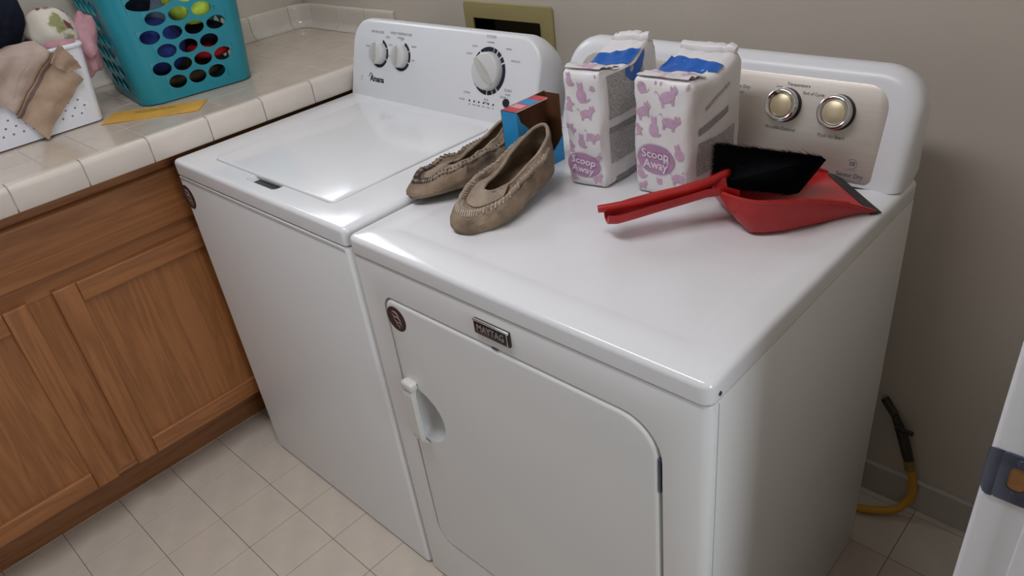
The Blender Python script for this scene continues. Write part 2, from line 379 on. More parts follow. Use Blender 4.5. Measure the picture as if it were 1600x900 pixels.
# window (above the frame of the picture): frame, two sashes, panes
win = st('window_1', join([mbox((WX0-0.09, y0, z0), (WX0-0.01, y0+0.03, z1)), mbox((WX0-0.09, y1-0.03, z0), (WX0-0.01, y1, z1)),
     mbox((WX0-0.09, y0+0.03, z0), (WX0-0.01, y1-0.03, z0+0.03)), mbox((WX0-0.09, y0+0.03, z1-0.03), (WX0-0.01, y1-0.03, z1))]), 'trim')
link('window_mullion', mbox((WX0-0.07, (y0+y1)/2-0.015, z0+0.03), (WX0-0.03, (y0+y1)/2+0.015, z1-0.03)), 'trim', win)
for a, b in ((y0+0.03, (y0+y1)/2-0.015), ((y0+y1)/2+0.015, y1-0.03)):
    link('window_pane', mbox((WX0-0.052, a, z0+0.03), (WX0-0.048, b, z1-0.03)), 'glass', win)
# hall beyond the doorway, behind the camera
bm = bmesh.new()
for a, b in (((WY0, 0), (HW[0], CH)), ((HW[1], 0), (WY1, CH)), ((HW[0], 0), (HW[1], HW[2])), ((HW[0], HW[3]), (HW[1], CH))): box(bm, (2.9, a[0], a[1]), (3.0, b[0], b[1]))
box(bm, (1.13, WY1, 0), (3.0, WY1+0.1, CH)); box(bm, (1.13, WY0-0.1, 0), (3.0, WY0, CH)); box(bm, (1.13, WY0-0.1, CH), (3.0, WY1+0.1, CH+0.08))
st('wall_hall', b2m(bm), 'wall')
w2 = st('window_2', join([mbox((2.92, HW[0], HW[2]), (2.98, HW[0]+0.04, HW[3])), mbox((2.92, HW[1]-0.04, HW[2]), (2.98, HW[1], HW[3])), mbox((2.92, HW[0]+0.04, HW[2]), (2.98, HW[1]-0.04, HW[2]+0.04)), mbox((2.92, HW[0]+0.04, HW[3]-0.04), (2.98, HW[1]-0.04, HW[3]))]), 'trim')
link('window_pane', mbox((2.948, HW[0]+0.04, HW[2]+0.04), (2.952, HW[1]-0.04, HW[3]-0.04)), 'glass', w2)
# ceiling light
cl = thing('ceiling_light', 'white rectangular ceiling light above the machines', 'ceiling light', (LAMP[0], LAMP[1], CH))
link('housing', mbox((LAMP[0]-LAMP[3]/2, LAMP[1]-LAMP[4]/2, LAMP[2]+0.002), (LAMP[0]+LAMP[3]/2, LAMP[1]+LAMP[4]/2, CH), 0.006), 'trim', cl)
link('diffuser', mbox((LAMP[0]-LAMP[3]/2+0.015, LAMP[1]-LAMP[4]/2+0.015, LAMP[2]), (LAMP[0]+LAMP[3]/2-0.015, LAMP[1]+LAMP[4]/2-0.015, LAMP[2]+0.003)), 'console', cl)
# door jamb with its stop: bullnose room-side edge
prof = [(1.13, 0.018), (1.13, -0.0)]
for i in range(7): a = R(90*i/6); prof.append((1.0265-0.0085*math.sin(a), 0.0085-0.0085*math.cos(a)))
prof += [(1.018, 0.05), (1.03, 0.05), (1.03, 0.018)]
jamb = st('trim_1', loft([[(x, y, 0) for x, y in prof], [(x, y, 2.05) for x, y in prof]]), 'trim', True)
stp = rrect(1.0600, 1.0980, -0.011, 0.0, (0, 0, 0, 0)); stp = [(1.0600, 0.0), (1.0600, -0.006), (1.0615, -0.0095), (1.065, -0.011), (1.098, -0.011), (1.098, 0.0)]
link('door_stop', loft([[(x, y, 0) for x, y in stp], [(x, y, 2.05) for x, y in stp]]), 'trim', jamb)

# strike plate on the jamb
sp = thing('strike_plate', 'steel strike plate with curved lip screwed to the white door jamb', 'strike plate', (1.04, 0, 0.9245))
ol = rrect(1.0275, 1.0598, 0.9245, 0.981, 0.006)
pl = slab(ol, lambda x, z, d: Vector((x, -d, z)), 0.0018, 0.0008, 2)
hole_o = rrect(1.0375, 1.0525, 0.940, 0.967, 0.006)
hc = loft([[(x, 0.01, z) for x, z in hole_o], [(x, -0.01, z) for x, z in hole_o]])
link('plate', cut(pl, hc), 'steel', sp)
rg = []
for i in range(7):
    a = R(15+75*i/6); rg.append((1.0275-0.0115*math.sin(a)*1.0+0.003, -0.0018+0.0115*(1-math.cos(a))*0.9))
rg = [(1.029, -0.0018), (1.0250, -0.0021), (1.0215, -0.0008), (1.0188, 0.0020), (1.0166, 0.0066), (1.0160, 0.0110)]
hz = [0.0, 0.0, 0.001, 0.004, 0.008, 0.012]
lip = []
for (x, y), q in zip(rg, hz): lip.append([(x, y, 0.9245+q), (x+0.0009, y+0.0012, 0.9245+q), (x+0.0009, y+0.0012, 0.981-q), (x, y, 0.981-q)])
link('lip', loft(lip), 'steel', sp)
link('latch_hole', loft([[(x, -0.0003, z) for x, z in inset(hole_o, 0.0002)], [(x, -0.0006, z) for x, z in inset(hole_o, 0.0003)]]), 'rawwood', sp, label='bare brown wood showing in the latch hole')
for zc in (0.9345, 0.9735):
    link('screw', lathe([(0.0036, 0), (0.0034, 0.0006), (0.002, 0.0011), (0.0004, 0.0006)], frame((1.0445, -0.0017, zc), (1, 0, 0), (0, 0, 1)), 14), 'steel', sp)

# recessed yellowed laundry box on the back wall
ob = thing('laundry_outlet_box', 'yellowed plastic recessed laundry outlet box on the wall behind the washer', 'outlet box', (-0.377, WY1, 0.84))
fo = rrect(-0.5402, -0.2135, 0.83, 1.1032, 0.012); fi = rrect(hx0, hx1, hz0, hz1, 0.004)
fl_ = slab(fo, lambda x, z, d: Vector((x, WY1-d, z)), 0.006, 0.003)
ci = loft([[(x, WY1+0.02, z) for x, z in fi], [(x, WY1-0.02, z) for x, z in fi]])
link('face_plate', cut(fl_, ci), 'outlet', ob)
e = 0.0
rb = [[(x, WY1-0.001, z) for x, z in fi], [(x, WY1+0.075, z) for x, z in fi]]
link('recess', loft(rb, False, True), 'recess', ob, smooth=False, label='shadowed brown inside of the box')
for xv in (-0.44, -0.33):
    link('valve', lathe([(0.012, 0), (0.012, 0.03), (0.02, 0.032), (0.02, 0.045), (0.0, 0.046)], frame((xv, WY1+0.05, 0.93), (1, 0, 0), (0, 1, 0)), 14), 'brass', ob)

# ------------------------------------------------------------------ countertop, cabinet, backsplash
ZC, ZN, XN = 0.980, 0.9245, -0.702
ct = thing('tiled_countertop', 'beige tiled countertop with rounded front edge left of the washer', 'countertop', (-1.04, -0.4, ZN))
link('grout_bed', join([mbox((WX0+0.002, -1.6, ZN+0.006), (-0.7075, WY1-0.001, ZC-0.0009))]), 'cgrout', ct, smooth=False)
T = 0.108
xs = []; x = -0.742
while x > WX0+0.01: xs.append((max(x-T, WX0+0.002), x)); x -= T
cache = {}
def ctile(w, d):
    k = (round(w, 4), round(d, 4))
    if k not in cache: cache[k] = mbox((-w/2+0.0011, -d/2+0.0011, -0.008), (w/2-0.0011, d/2-0.0011, 0), 0.0008, 2); cache[k].materials.append(M['ctop'])
    return cache[k]
b0 = BASE[ct.name]
yt = -0.0247-9*T
while yt < WY1-0.005:
    yb = min(yt+T, WY1-0.003)
    for xa, xb in xs:
        o = bpy.data.objects.new('counter_tile', ctile(xb-xa, yb-yt)); C.objects.link(o); o.parent = ct
        o.location = Vector(((xa+xb)/2, (yt+yb)/2, ZC+random.uniform(-0.0002, 0.0002)))-b0
    yt += T
# bullnose edge tiles, 6 inches each
def nose_profile():
    p = [(-0.7425, ZC-0.008), (-0.7425, ZC+0.001)]
    p += [(-0.735, ZC+0.0032), (-0.726, ZC+0.0042)]
    for i in range(8):
        a = R(90-90*i/7); p.append((XN-0.014+0.014*math.cos(a), ZC+0.0035-0.014+0.014*math.sin(a)))
    p += [(XN, ZN+0.004), (XN-0.002, ZN), (XN-0.006, ZN), (XN-0.006, ZC-0.008)]
    return p
NP = nose_profile(); L6 = 0.1507
nm = loft([[(x, -L6/2+0.0012, z) for x, z in inset([(a, b) for a, b in NP][::-1], 0.0008)[::-1]], [(x, -L6/2+0.002, z) for x, z in NP], [(x, L6/2-0.002, z) for x, z in NP], [(x, L6/2-0.0012, z) for x, z in inset([(a, b) for a, b in NP][::-1], 0.0008)[::-1]]])
nm.materials.append(M['ctile']); nm.polygons.foreach_set('use_smooth', [True]*len(nm.polygons)); nm.set_sharp_from_angle(angle=R(40))
nm.transform(Matrix.Translation((0, 0, -b0.z)))
for k in range(-8, 6):
    yc = -0.0355+L6*k+L6/2
    if yc+L6/2 > WY1: break
    o = bpy.data.objects.new('edge_tile', nm); C.objects.link(o); o.parent = ct; o.location = (-b0.x, yc-b0.y, 0)

# cove backsplash: sweep of a profile along left wall, round corner, back wall
bs = thing('tile_backsplash', 'glossy beige cove tile backsplash along the back of the counter', 'backsplash', (WX0, 0.3, ZC))
def bs_prof():
    p = [(0.0005, 0.0), (0.034, 0.0), (0.034, 0.0022)]       # (distance from wall, height)
    for i in range(7):
        a = R(90*i/6); p.append((0.034-0.024*math.sin(a), 0.0022+0.024-0.024*math.cos(a)))
    p += [(0.0095, 0.058)]
    for i in range(1, 6):
        a = R(90*i/5); p.append((0.0005+0.009*math.cos(a), 0.066+0.009*math.sin(a)))
    return p
BP = bs_prof(); RC = 0.065
def bs_pos(s):
    """centre line on the wall faces: s<0 left wall (towards camera), arc, then back wall"""
    arc = RC*math.pi/2
    if s < 0: return Vector((WX0, WY1-RC+s, 0)), Vector((1, 0, 0))
    if s < arc:
        a = s/RC; c = Vector((WX0+RC, WY1-RC, 0)); d = Vector((-math.cos(a), math.sin(a), 0)); return c+d*RC, -d
    return Vector((WX0+RC+s-arc, WY1, 0)), Vector((0, -1, 0))
def bs_tile(s0, s1, n):
    rings = []
    for i in range(n+1):
        s = s0+(s1-s0)*i/n; p, nrm = bs_pos(s)
        q = 0.0008 if i in (0, n) else 0
        rings.append([p+nrm*max(0.0005, d-q)+Vector((0, 0, ZC+0.0006+h-(q if h > 0.06 else 0))) for d, h in BP])
    return loft(rings)
arc = RC*math.pi/2
segs = [(-0.152*(k+1), -0.152*k, 3) for k in range(0, 9)]+[(0, arc, 10)]+[(arc+0.152*k, arc+0.152*(k+1), 3) for k in range(0, 3)]
for s0, s1, n in segs: link('cove_tile', bs_tile(s0+0.0009, s1-0.0009, n), 'splash', bs)
# mortar strip behind the corner tile
# oak base cabinet
XF = -0.790
cb = thing('base_cabinet', 'oak base cabinet with two framed doors under the tiled counter', 'cabinet', (-1.08, -0.4, 0))
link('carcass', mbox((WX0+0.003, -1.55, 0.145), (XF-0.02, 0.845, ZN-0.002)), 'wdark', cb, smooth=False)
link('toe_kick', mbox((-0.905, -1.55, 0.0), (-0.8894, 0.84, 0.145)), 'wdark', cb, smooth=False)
bm = bmesh.new()
for lo_, hi_ in (((-1.55, 0.145), (0.84, 0.165)), ((-1.55, 0.69), (0.84, 0.745)), ((-1.55, 0.86), (0.84, ZN))): box(bm, (XF-0.02, lo_[0], lo_[1]), (XF, hi_[0], hi_[1]), 0.001, 1)
link('face_frame', b2m(bm), 'wy', cb, smooth=False)
for ya, yb in ((-0.44, -0.315), (-1.55, -0.88), (0.12, 0.84)): link('frame_stile', mbox((XF-0.0201, ya, 0.165), (XF-0.0003, yb, 0.69)), 'wz', cb, smooth=False)
XD = XF+0.019
def plate_x(outline, x0, x1, bev): return slab(outline, lambda y, z, d: Vector((x0+d, y, z)), x1-x0, bev, 4)
link('drawer_front', plate_x([(a, b) for a, b in rrect(-0.93, 0.16, 0.738, 0.878, 0.012, 4)], XF, XD, 0.009), 'wy', cb)
def door(ya, yb, za, zb):
    w = 0.054
    d = link('door', mbox((XF+0.0005, ya+w-0.012, za+w-0.012), (XF+0.0085, yb-w+0.012, zb-w+0.012)), 'wz', cb, smooth=False)
    for a, b, c, e_, nm_, m in ((ya, ya+w, za, zb, 'stile', 'wz'), (yb-w, yb, za, zb, 'stile', 'wz'), (ya+w, yb-w, za, za+w, 'rail', 'wy'), (ya+w, yb-w, zb-w, zb, 'rail', 'wy')):
        link(nm_, plate_x([(a, c), (b, c), (b, e_), (a, e_)], XF, XD, 0.0045), m, d)
door(-0.342, 0.150, 0.152, 0.702); door(-0.892, -0.397, 0.152, 0.702)

# ------------------------------------------------------------------ appliances
TILT = R(18)
def console_mesh(x0, x1, yf, z0, h, r, yb, bev=0.012, hb=0.86):
    o = rrect(x0, x1, 0, h, (0.001, 0.001, r, r), 8)
    def fr(pts, back): return [(x, yf+hh*math.sin(TILT)+back, z0+hh*math.cos(TILT)) for x, hh in pts]
    rings = []
    for i in range(6):
        a = R(90*i/5); b_ = bev*(1-math.sin(a))
        q = rrect(x0+b_, x1-b_, 0, h-b_, (0.001, 0.001, r-b_*0.6, r-b_*0.6), 8)
        rings.append(fr(q, bev*(1-math.cos(a))))
    top = h
    for k in (0.25, 0.5, 0.72, 0.88, 1.0):
        ring = []
        sh = k**2.4
        for x, hh in o:
            f = Vector((x, yf+hh*math.sin(TILT)+bev, z0+hh*math.cos(TILT)))
            b = Vector((x+(0.5*(x0+x1)-x)*0.03*sh, yb, z0+hh*math.cos(TILT)*(1-(1-hb)*sh)))
            ring.append((b.x, f.y+(b.y-f.y)*k, f.z+(b.z-f.z)))
        rings.append(ring)
    return loft(rings)
def cpos(yf, z0):
    return lambda x, h, d=0.0: Vector((x, yf+h*math.sin(TILT)-d*math.cos(TILT), z0+h*math.cos(TILT)+d*math.sin(TILT)))
UPV = Vector((0, math.sin(TILT), math.cos(TILT)))
def cfr(P, x, h, d=0.0003): return frame(P(x, h, d), (1, 0, 0), UPV)

# ---- washer
WXa, WXb, WZ, WD = -0.6986, -0.0045, 0.9199, 0.66
wa = thing('washing_machine', 'white top loading washing machine beside the tiled counter', 'washer', ((WXa+WXb)/2, 0.33, 0))
def appliance_body(xa, xb, yb, z0, z1, r=0.012):
    o = rrect(xa, xb, 0.0, yb, r, 4)
    rings = [[(x, y, z0) for x, y in o], [(x, y, z1-0.005) for x, y in o], [(x, y, z1-0.0015) for x, y in inset(o, 0.0015)], [(x, y, z1) for x, y in inset(o, 0.005)]]
    return loft(rings)
def deck_mesh(xa, xb, ya, yb, z0, z1, r=0.014, bev=0.010, crown=0.0):
    o = rrect(xa, xb, ya, yb, r, 5); rings = [[(x, y, z0) for x, y in inset(o, 0.002)], [(x, y, z0+0.002) for x, y in o]]
    for i in range(6):
        a = R(90*i/5); rings.append([(x, y, z1-bev+bev*math.sin(a)) for x, y in inset(o, bev*(1-math.cos(a)))])
    return rings
link('cabinet', appliance_body(WXa, WXb, WD, 0.008, WZ-0.0385), 'enamel2', wa)
link('seam', mbox((WXa+0.006, 0.006, WZ-0.0386), (WXb-0.006, WD-0.006, WZ-0.0365)), 'gap', wa, smooth=False)
rings = deck_mesh(WXa, WXb, -0.001, WD, WZ-0.0368, WZ)
o_ = rrect(WXa, WXb, -0.001, WD, 0.014, 5)
deck = loft(rings)
lidz = WZ
# finger slot cut in front of the lid
sl = rrect(-0.412, -0.289, 0.030, 0.070, 0.012, 5)
cu = loft([[(x, y, WZ-0.014) for x, y in inset(sl, 0.008)], [(x, y, WZ+0.002) for x, y in sl]])
lg = rrect(-0.5935, -0.1145, 0.054, 0.498, 0.016, 5)
gi = loft([[(x, y, WZ-0.004) for x, y in inset(lg, 0.002)], [(x, y, WZ+0.004) for x, y in lg]])
link('top_deck', cut(cut(deck, gi), cu), 'enamel', wa)
lo_ = rrect(-0.5905, -0.1175, 0.0575, 0.4945, 0.014, 5)
lid = slab(lo_, lambda x, y, d: Vector((x, y, WZ-0.004+d)), 0.0075, 0.0045, 4)
nt_ = rrect(-0.404, -0.36, 0.045, 0.064, 0.006, 4)
lidm = link('lid', lid, 'enamel', wa)
link('slot_shadow', loft([[(x, y, WZ-0.0135) for x, y in inset(sl, 0.006)], [(x, y, WZ-0.0128) for x, y in inset(sl, 0.006)]]), 'gap', wa, label='dark sheet painting in the shade of the finger slot in front of the lid')  # dark sheet on the slot floor, its shade put in as colour
WCY = 0.529
con = link('console', console_mesh(WXa+0.004, WXb-0.012, WCY, WZ, 0.196, 0.062, 0.655, 0.007), 'console', wa)
Pw = cpos(WCY, WZ)
def ring_arcs(P, x, h, r0, r1, arcs, name, m, parent):
    v = []; f = []
    for a0, a1 in arcs:
        n = max(3, int(abs(a1-a0)/8))
        for i in range(n+1):
            a = R(a0+(a1-a0)*i/n)
            for rr in (r0, r1): v.append(P(x+rr*math.sin(a), h+rr*math.cos(a), 0.0004))
            if i: k = len(v); f.append((k-4, k-3, k-1, k-2))
    return link(name, pydata(v, f), m, parent, smooth=False)
def knob(P, x, h, r, name, ptr_deg):
    fm = frame(P(x, h, 0), (1, 0, 0), UPV)
    k = link(name, lathe([(r*1.0, 0.0), (r*0.98, 0.012), (r*0.93, 0.016), (r*0.85, 0.0175), (0.0001, 0.0175)], fm, 40), 'knobw', wa)
    a = R(ptr_deg); d = Vector((math.sin(a), math.cos(a))); nn = Vector((d.y, -d.x))
    g = []
    for t, w, z in ((-0.93, 0.10, 0.012), (-0.9, 0.15, 0.019), (-0.3, 0.22, 0.026), (0.4, 0.20, 0.027), (0.85, 0.10, 0.024), (0.95, 0.05, 0.012)):
        g.append([P(x+d.x*t*r+nn.x*s*w*r, h+d.y*t*r+nn.y*s*w*r, zz) for s, zz in ((-1.0, 0.010), (-0.75, z), (0.75, z), (1.0, 0.010))])
    link('pointer', loft(g), 'pointer', k)
    return k
for xk, pd in ((-0.577, 0), (-0.487, 0)):
    knob(Pw, xk, 0.116, 0.0285, 'control_knob', pd)
    ring_arcs(Pw, xk, 0.116, 0.0290, 0.0365, ((20, 62), (66, 112), (118, 215)), 'scale_ring', 'navyink', wa)
knob(Pw, -0.171, 0.113, 0.043, 'cycle_dial', -47)
ring_arcs(Pw, -0.171, 0.113, 0.0435, 0.0535, ((-58, -40), (-36, 12), (14, 26), (30, 44), (48, 62), (66, 140), (144, 158), (161, 178), (182, 222)), 'scale_ring', 'navyink', wa)
ring_arcs(Pw, -0.171, 0.113, 0.0475, 0.0535, ((226, 268), (272, 298)), 'scale_ring', 'navyink', wa)
def ctext(P, s, x, h, size, m='ink', xs=1.0, parent=wa, bold=0.0): text('printed_label', s, size, cfr(P, x, h), m, parent, xs, bold=bold)
ctext(Pw, 'WATER LEVEL', -0.588, 0.168, 0.0088, 'ink2'); ctext(Pw, 'WASH TEMPERATURE', -0.492, 0.170, 0.0088, 'ink2'); ctext(Pw, 'CONTROL', -0.492, 0.160, 0.006, 'ink2')
ctext(Pw, 'CYCLES', -0.171, 0.188, 0.0088, 'ink2'); ctext(Pw, 'NORMAL', -0.171, 0.176, 0.0058, 'ink2')
for s, x, h in (('SMALL', -0.628, 0.130), ('SUPER', -0.545, 0.158), ('COLD', -0.533, 0.140), ('WARM', -0.440, 0.143), ('HOT', -0.440, 0.110), ('MED', -0.533, 0.112), ('OFF', -0.487, 0.156),
    ('HEAVY', -0.238, 0.146), ('LIGHT', -0.222, 0.164), ('RINSE', -0.114, 0.166), ('DELICATE', -0.090, 0.142), ('CASUAL', -0.236, 0.058), ('SOAK', -0.171, 0.049), ('SPIN', -0.171, 0.042), ('DRAIN', -0.118, 0.061)):
    ctext(Pw, s, x, h, 0.0062, 'ink2')
for i in range(6):
    xk = -0.225+0.0157*i
    link('indicator_light', lathe([(0.0022, 0), (0.0022, 0.0012), (0.0001, 0.0015)], cfr(Pw, xk, 0.0405, 0), 10), 'black', wa)
    ctext(Pw, ('FILL', 'WASH', 'RINSE', 'SPIN', 'DONE', 'LID')[i], xk, 0.032, 0.004, 'ink2')
ctext(Pw, 'STATUS', -0.252, 0.0405, 0.0055, 'ink2')
ctext(Pw, 'START', -0.104, 0.077, 0.0085, 'ink2'); ctext(Pw, 'PAUSE', -0.104, 0.068, 0.0055, 'ink2')
link('start_button', lathe([(0.0095, 0), (0.0095, 0.003), (0.008, 0.0048), (0.0001, 0.0055)], cfr(Pw, -0.106, 0.050, 0), 24), 'black', wa)
lg_ = text('brand_logo', 'Amana', 0.021, cfr(Pw, -0.583, 0.0485) @ Matrix.Shear('XY', 4, (0.15, 0)), 'black', wa, 1.0, bold=0.0007)
link('logo_stroke', join([tube(smoothpath([Pw(-0.617, 0.052, 0.0005), Pw(-0.612, 0.062, 0.0005), Pw(-0.606, 0.060, 0.0005), Pw(-0.600, 0.052, 0.0005)], 4), 0.0009, 6)]), 'black', wa)
text('printed_label', 'H\nE', 0.008, cfr(Pw, -0.650, 0.046), 'ink2', wa)

# round maker's sticker: brown disc, pale strokes
def sticker(parent, x, z, r, y=-0.0004):
    s = link('round_sticker', lathe([(r, 0), (r, 0.0004), (0.0001, 0.0004)], frame((x, y+0.0004, z), (1, 0, 0), (0, 0, 1)), 36), 'brown', parent, label='round dark brown sticker with pale strokes')
    v = []; 
    bars = []
    for cx, cz, l, a, w in ((0.0, 0.30, 0.55, -25, 0.13), (0.12, 0.02, 0.5, -25, 0.12), (-0.28, 0.08, 0.34, -60, 0.08), (-0.12, -0.25, 0.34, -60, 0.09), (0.22, -0.28, 0.35, -30, 0.09), (0.05, -0.5, 0.22, -50, 0.08)):
        ca, sa = math.cos(R(a)), math.sin(R(a)); pts = []
        for k in range(7):
            t = -1+2*k/6; bow = 0.12*(1-t*t)
            for sgn in (1, -1):
                ww = w*(1-0.75*t*t)*sgn*0.5+bow
                px, pz = 1.3*(cx+ca*t*l/2*1.1-sa*ww), 1.3*(cz+sa*t*l/2*1.1+ca*ww)
                pts.append((x+px*r, y-0.0003, z+pz*r))
        bars.append(pydata(pts, [(2*k, 2*k+2, 2*k+3, 2*k+1) for k in range(6)]))
    link('printed_strokes', join(bars), 'stickw', s, smooth=False)
sticker(wa, -0.6775, 0.8265, 0.031)
link('front_edge_roll', mbox((WXa+0.012, -0.0015, WZ-0.046), (WXb-0.012, 0.004, WZ-0.0395), 0.0012, 2), 'enamel', wa)

# ---- dryer
DXa, DXb, DZ, DD = 0.0025, 0.737, 0.9147, 0.68
dr = thing('clothes_dryer', 'white front loading clothes dryer with a raised back control panel', 'dryer', (0.37, 0.34, 0))
bodym = appliance_body(DXa, DXb, DD, 0.008, DZ-0.0385, 0.014)
# door recess groove and panel
DO = rrect(0.0755, 0.6615, 0.16, 0.8075, (0.05, 0.05, 0.062, 0.026), 8)
DG = rrect(0.0725, 0.6675, 0.156, 0.8110, (0.05, 0.05, 0.066, 0.029), 8)
grv = loft([[(x, -0.004, z) for x, z in DG], [(x, 0.016, z) for x, z in DG]])
bodym = cut(bodym, grv)
scp2 = []
for i in range(9):
    t = i/8; k = math.sqrt(max(0.0, 1-t*t))
    scp2.append([(0.108+(0.0775*k)*math.sin(R(a))*(1 if a < 181 else 0.2), 0.002+0.045*t, 0.548+0.0675*max(k, 0.02)*math.cos(R(a))) for a in range(0, 360, 12)])
bodym = cut(bodym, loft(scp2))
link('cabinet', bodym, 'enamel2', dr)
link('seam', mbox((DXa+0.006, 0.006, DZ-0.0386), (DXb-0.006, DD-0.006, DZ-0.0365)), 'gap', dr, smooth=False)
# door: rounded front edge; handle scoop cut out
drm = slab(DO, lambda x, z, d: Vector((x, 0.0155-d, z)), 0.0175, 0.0085, 6)
scp = []
for i in range(9):
    t = i/8; k = math.sqrt(max(0.0, 1-t*t))
    scp.append([(0.108+(0.076*(0.9+0.1*k))*math.sin(R(a))*(1 if a < 181 else 0.2), -0.010+0.035*t, 0.548+0.066*(0.9+0.1*k)*math.cos(R(a))) for a in range(0, 360, 12)])
scm = loft(scp)
dd = link('door', cut(drm, scm), 'enamel2', dr)
bowl = []
for i in range(9):
    t = i/8; k = math.sqrt(max(0.0, 1-t*t*0.98))
    bowl.append([(0.108+0.0765*k*math.sin(R(a))*(1 if a < 181 else 0.2), -0.0012+0.042*t, 0.548+0.0665*max(k, 0.02)*math.cos(R(a))) for a in range(0, 360, 12)])
bowl = bowl[1:]
sc_ = link('handle_scoop', loft(bowl, False, True), 'enamel2', dd)
# handle bar: front plate returns into the door at both ends
hp = []
for i in range(15):
    t = i/14; z = 0.630-0.160*t
    k = min(1.0, (t*7)**0.6, ((1-t)*7)**0.6)
    w = 0.0165; dpt = 0.003+0.016*k
    xx = 0.1075
    hp.append([(xx-w, -0.0005, z), (xx-w, -dpt+0.004, z), (xx-w+0.004, -dpt, z), (xx+w-0.006, -dpt, z), (xx+w-0.001, -dpt+0.005, z), (xx+w-0.001, -0.0005 if k < 0.5 else -dpt+0.008, z), (xx, -0.0005 if k < 0.5 else -dpt+0.009, z)])
hb_ = link('handle', loft(hp), 'cream', dd)
link('handle_cap', mbox((0.0905, -0.0195, 0.612), (0.1240, -0.001, 0.632), 0.0065, 4), 'cream', hb_, label='white cap at the top of the handle')
# hinge strip in the right gap
link('hinge', mbox((0.6605, -0.0005, 0.685), (0.6645, 0.006, 0.750), 0.0012, 2), 'steel', dd, label='dark metal door hinge')
link('door_catch', mbox((0.353, -0.0015, 0.8075), (0.367, 0.003, 0.8115), 0.001, 1), 'gap', dr)
# top deck with faint raised border
rings = deck_mesh(DXa, DXb, -0.0015, DD, DZ-0.0368, DZ-0.0024, 0.016, 0.010)
o = rrect(DXa, DXb, -0.0015, DD, 0.016, 5)
for q_, dz_ in ((0.014, -0.0016), (0.020, -0.0008), (0.030, 0.0003), (0.042, 0.0010), (0.054, 0.0006), (0.064, -0.0012), (0.072, -0.0022)):
    rings.append([(x, y, DZ+dz_) for x, y in rrect(DXa+q_, DXb-q_, -0.0015+q_, DD-q_, 0.016, 5)])
link('top_deck', loft(rings), 'enamel', dr)
# folded front edge on the side
link('side_seam', mbox((DXb-0.0006, 0.020, 0.012), (DXb+0.0006, 0.0215, DZ-0.042)), 'pointer', dr, smooth=False)
link('side_screw', lathe([(0.0035, 0), (0.003, 0.0012), (0.0001, 0.0014)], frame((DXb, 0.022, 0.888), (0, 1, 0), (0, 0, 1)), 12), 'steel', dr)
DCY = 0.588
link('console', console_mesh(DXa+0.003, DXb-0.003, DCY, DZ, 0.196, 0.070, 0.715, 0.020, 0.84), 'console', dr)
Pd = cpos(DCY, DZ)
po = rrect(0.050, 0.686, 0.006, 0.168, (0.012, 0.012, 0.040, 0.040), 8)
pn = link('control_panel', slab(po, lambda x, h, d: Pd(x, h, d-0.001), 0.0022, 0.0010, 2), 'panel', dr, label='brushed grey metal control panel')
link('console_seam', mbox((0.04, DCY-0.0006, DZ-0.003), (DXb-0.040, DCY+0.004, DZ+0.0008)), 'gap', dr, smooth=False)
def dknob(x, h, face):
    fm = frame(Pd(x, h, 0.001), (1, 0, 0), UPV); r = 0.0290
    k = link('control_knob', lathe([(r*0.92, 0.0), (r*0.95, 0.008), (r, 0.012), (r*1.01, 0.0165), (r*0.98, 0.0205), (r*0.92, 0.0228), (r*0.86, 0.0232), (r*0.80, 0.0222), (r*0.74, 0.0195), (r*0.70, 0.0165), (0.0001, 0.0165)], fm, 48), 'chrome', dr)
    f = link('knob_face', lathe([(r*0.66, 0.0165), (r*0.66, 0.0190), (r*0.62, 0.0200), (0.0001, 0.0204)], fm, 40), 'knobface', k, label='champagne coloured knob face')
    link('knob_skirt', lathe([(r*1.04, 0.0), (r*1.02, 0.004), (r*0.9, 0.005)], fm, 40), 'black', k)
    return k
k1 = dknob(0.5135, 0.117, 0); k2 = dknob(0.607, 0.117, 1)
link('pointer_mark', mbox((-0.003, -0.002, 0), (0.003, 0.002, 0.0022)), 'black', None) if False else None
fm = frame(Pd(0.5135, 0.117, 0.001), (1, 0, 0), UPV)
link('pointer_mark', lathe([(0.0030, 0.0175), (0.0030, 0.0236), (0.0001, 0.0240)], fm @ Matrix.Translation((-0.0135, 0.018, 0)), 12), 'black', k1)
def dtext(s, x, h, size, m='ink', bold=0.0, xs=1.0): text('printed_label', s, size, cfr(Pd, x, h, 0.0016), m, dr, xs, bold=bold)
dtext('Temperature', 0.531, 0.153, 0.0078); dtext('End of Cycle', 0.560, 0.141, 0.0074); dtext('Low', 0.497, 0.147, 0.006)
dtext('Wrinkle Control', 0.513, 0.076, 0.0082); dtext('Push to Start', 0.605, 0.076, 0.0088)
dtext('Auto Dry', 0.425, 0.139, 0.0085); dtext('Less', 0.425, 0.129, 0.0075)
dtext('10', 0.6505, 0.0375, 0.010, 'ink', 0.0004); ring_arcs(lambda x, h, d: Pd(x, h, 0.0016), 0.6505, 0.0370, 0.0078, 0.0086, ((-60, 200),), 'emblem_ring', 'ink', dr)
dtext('LIMITED', 0.6505, 0.0265, 0.0055, 'ink2'); dtext('Sensor Dry', 0.6505, 0.0180, 0.0098, 'ink', 0.0003)
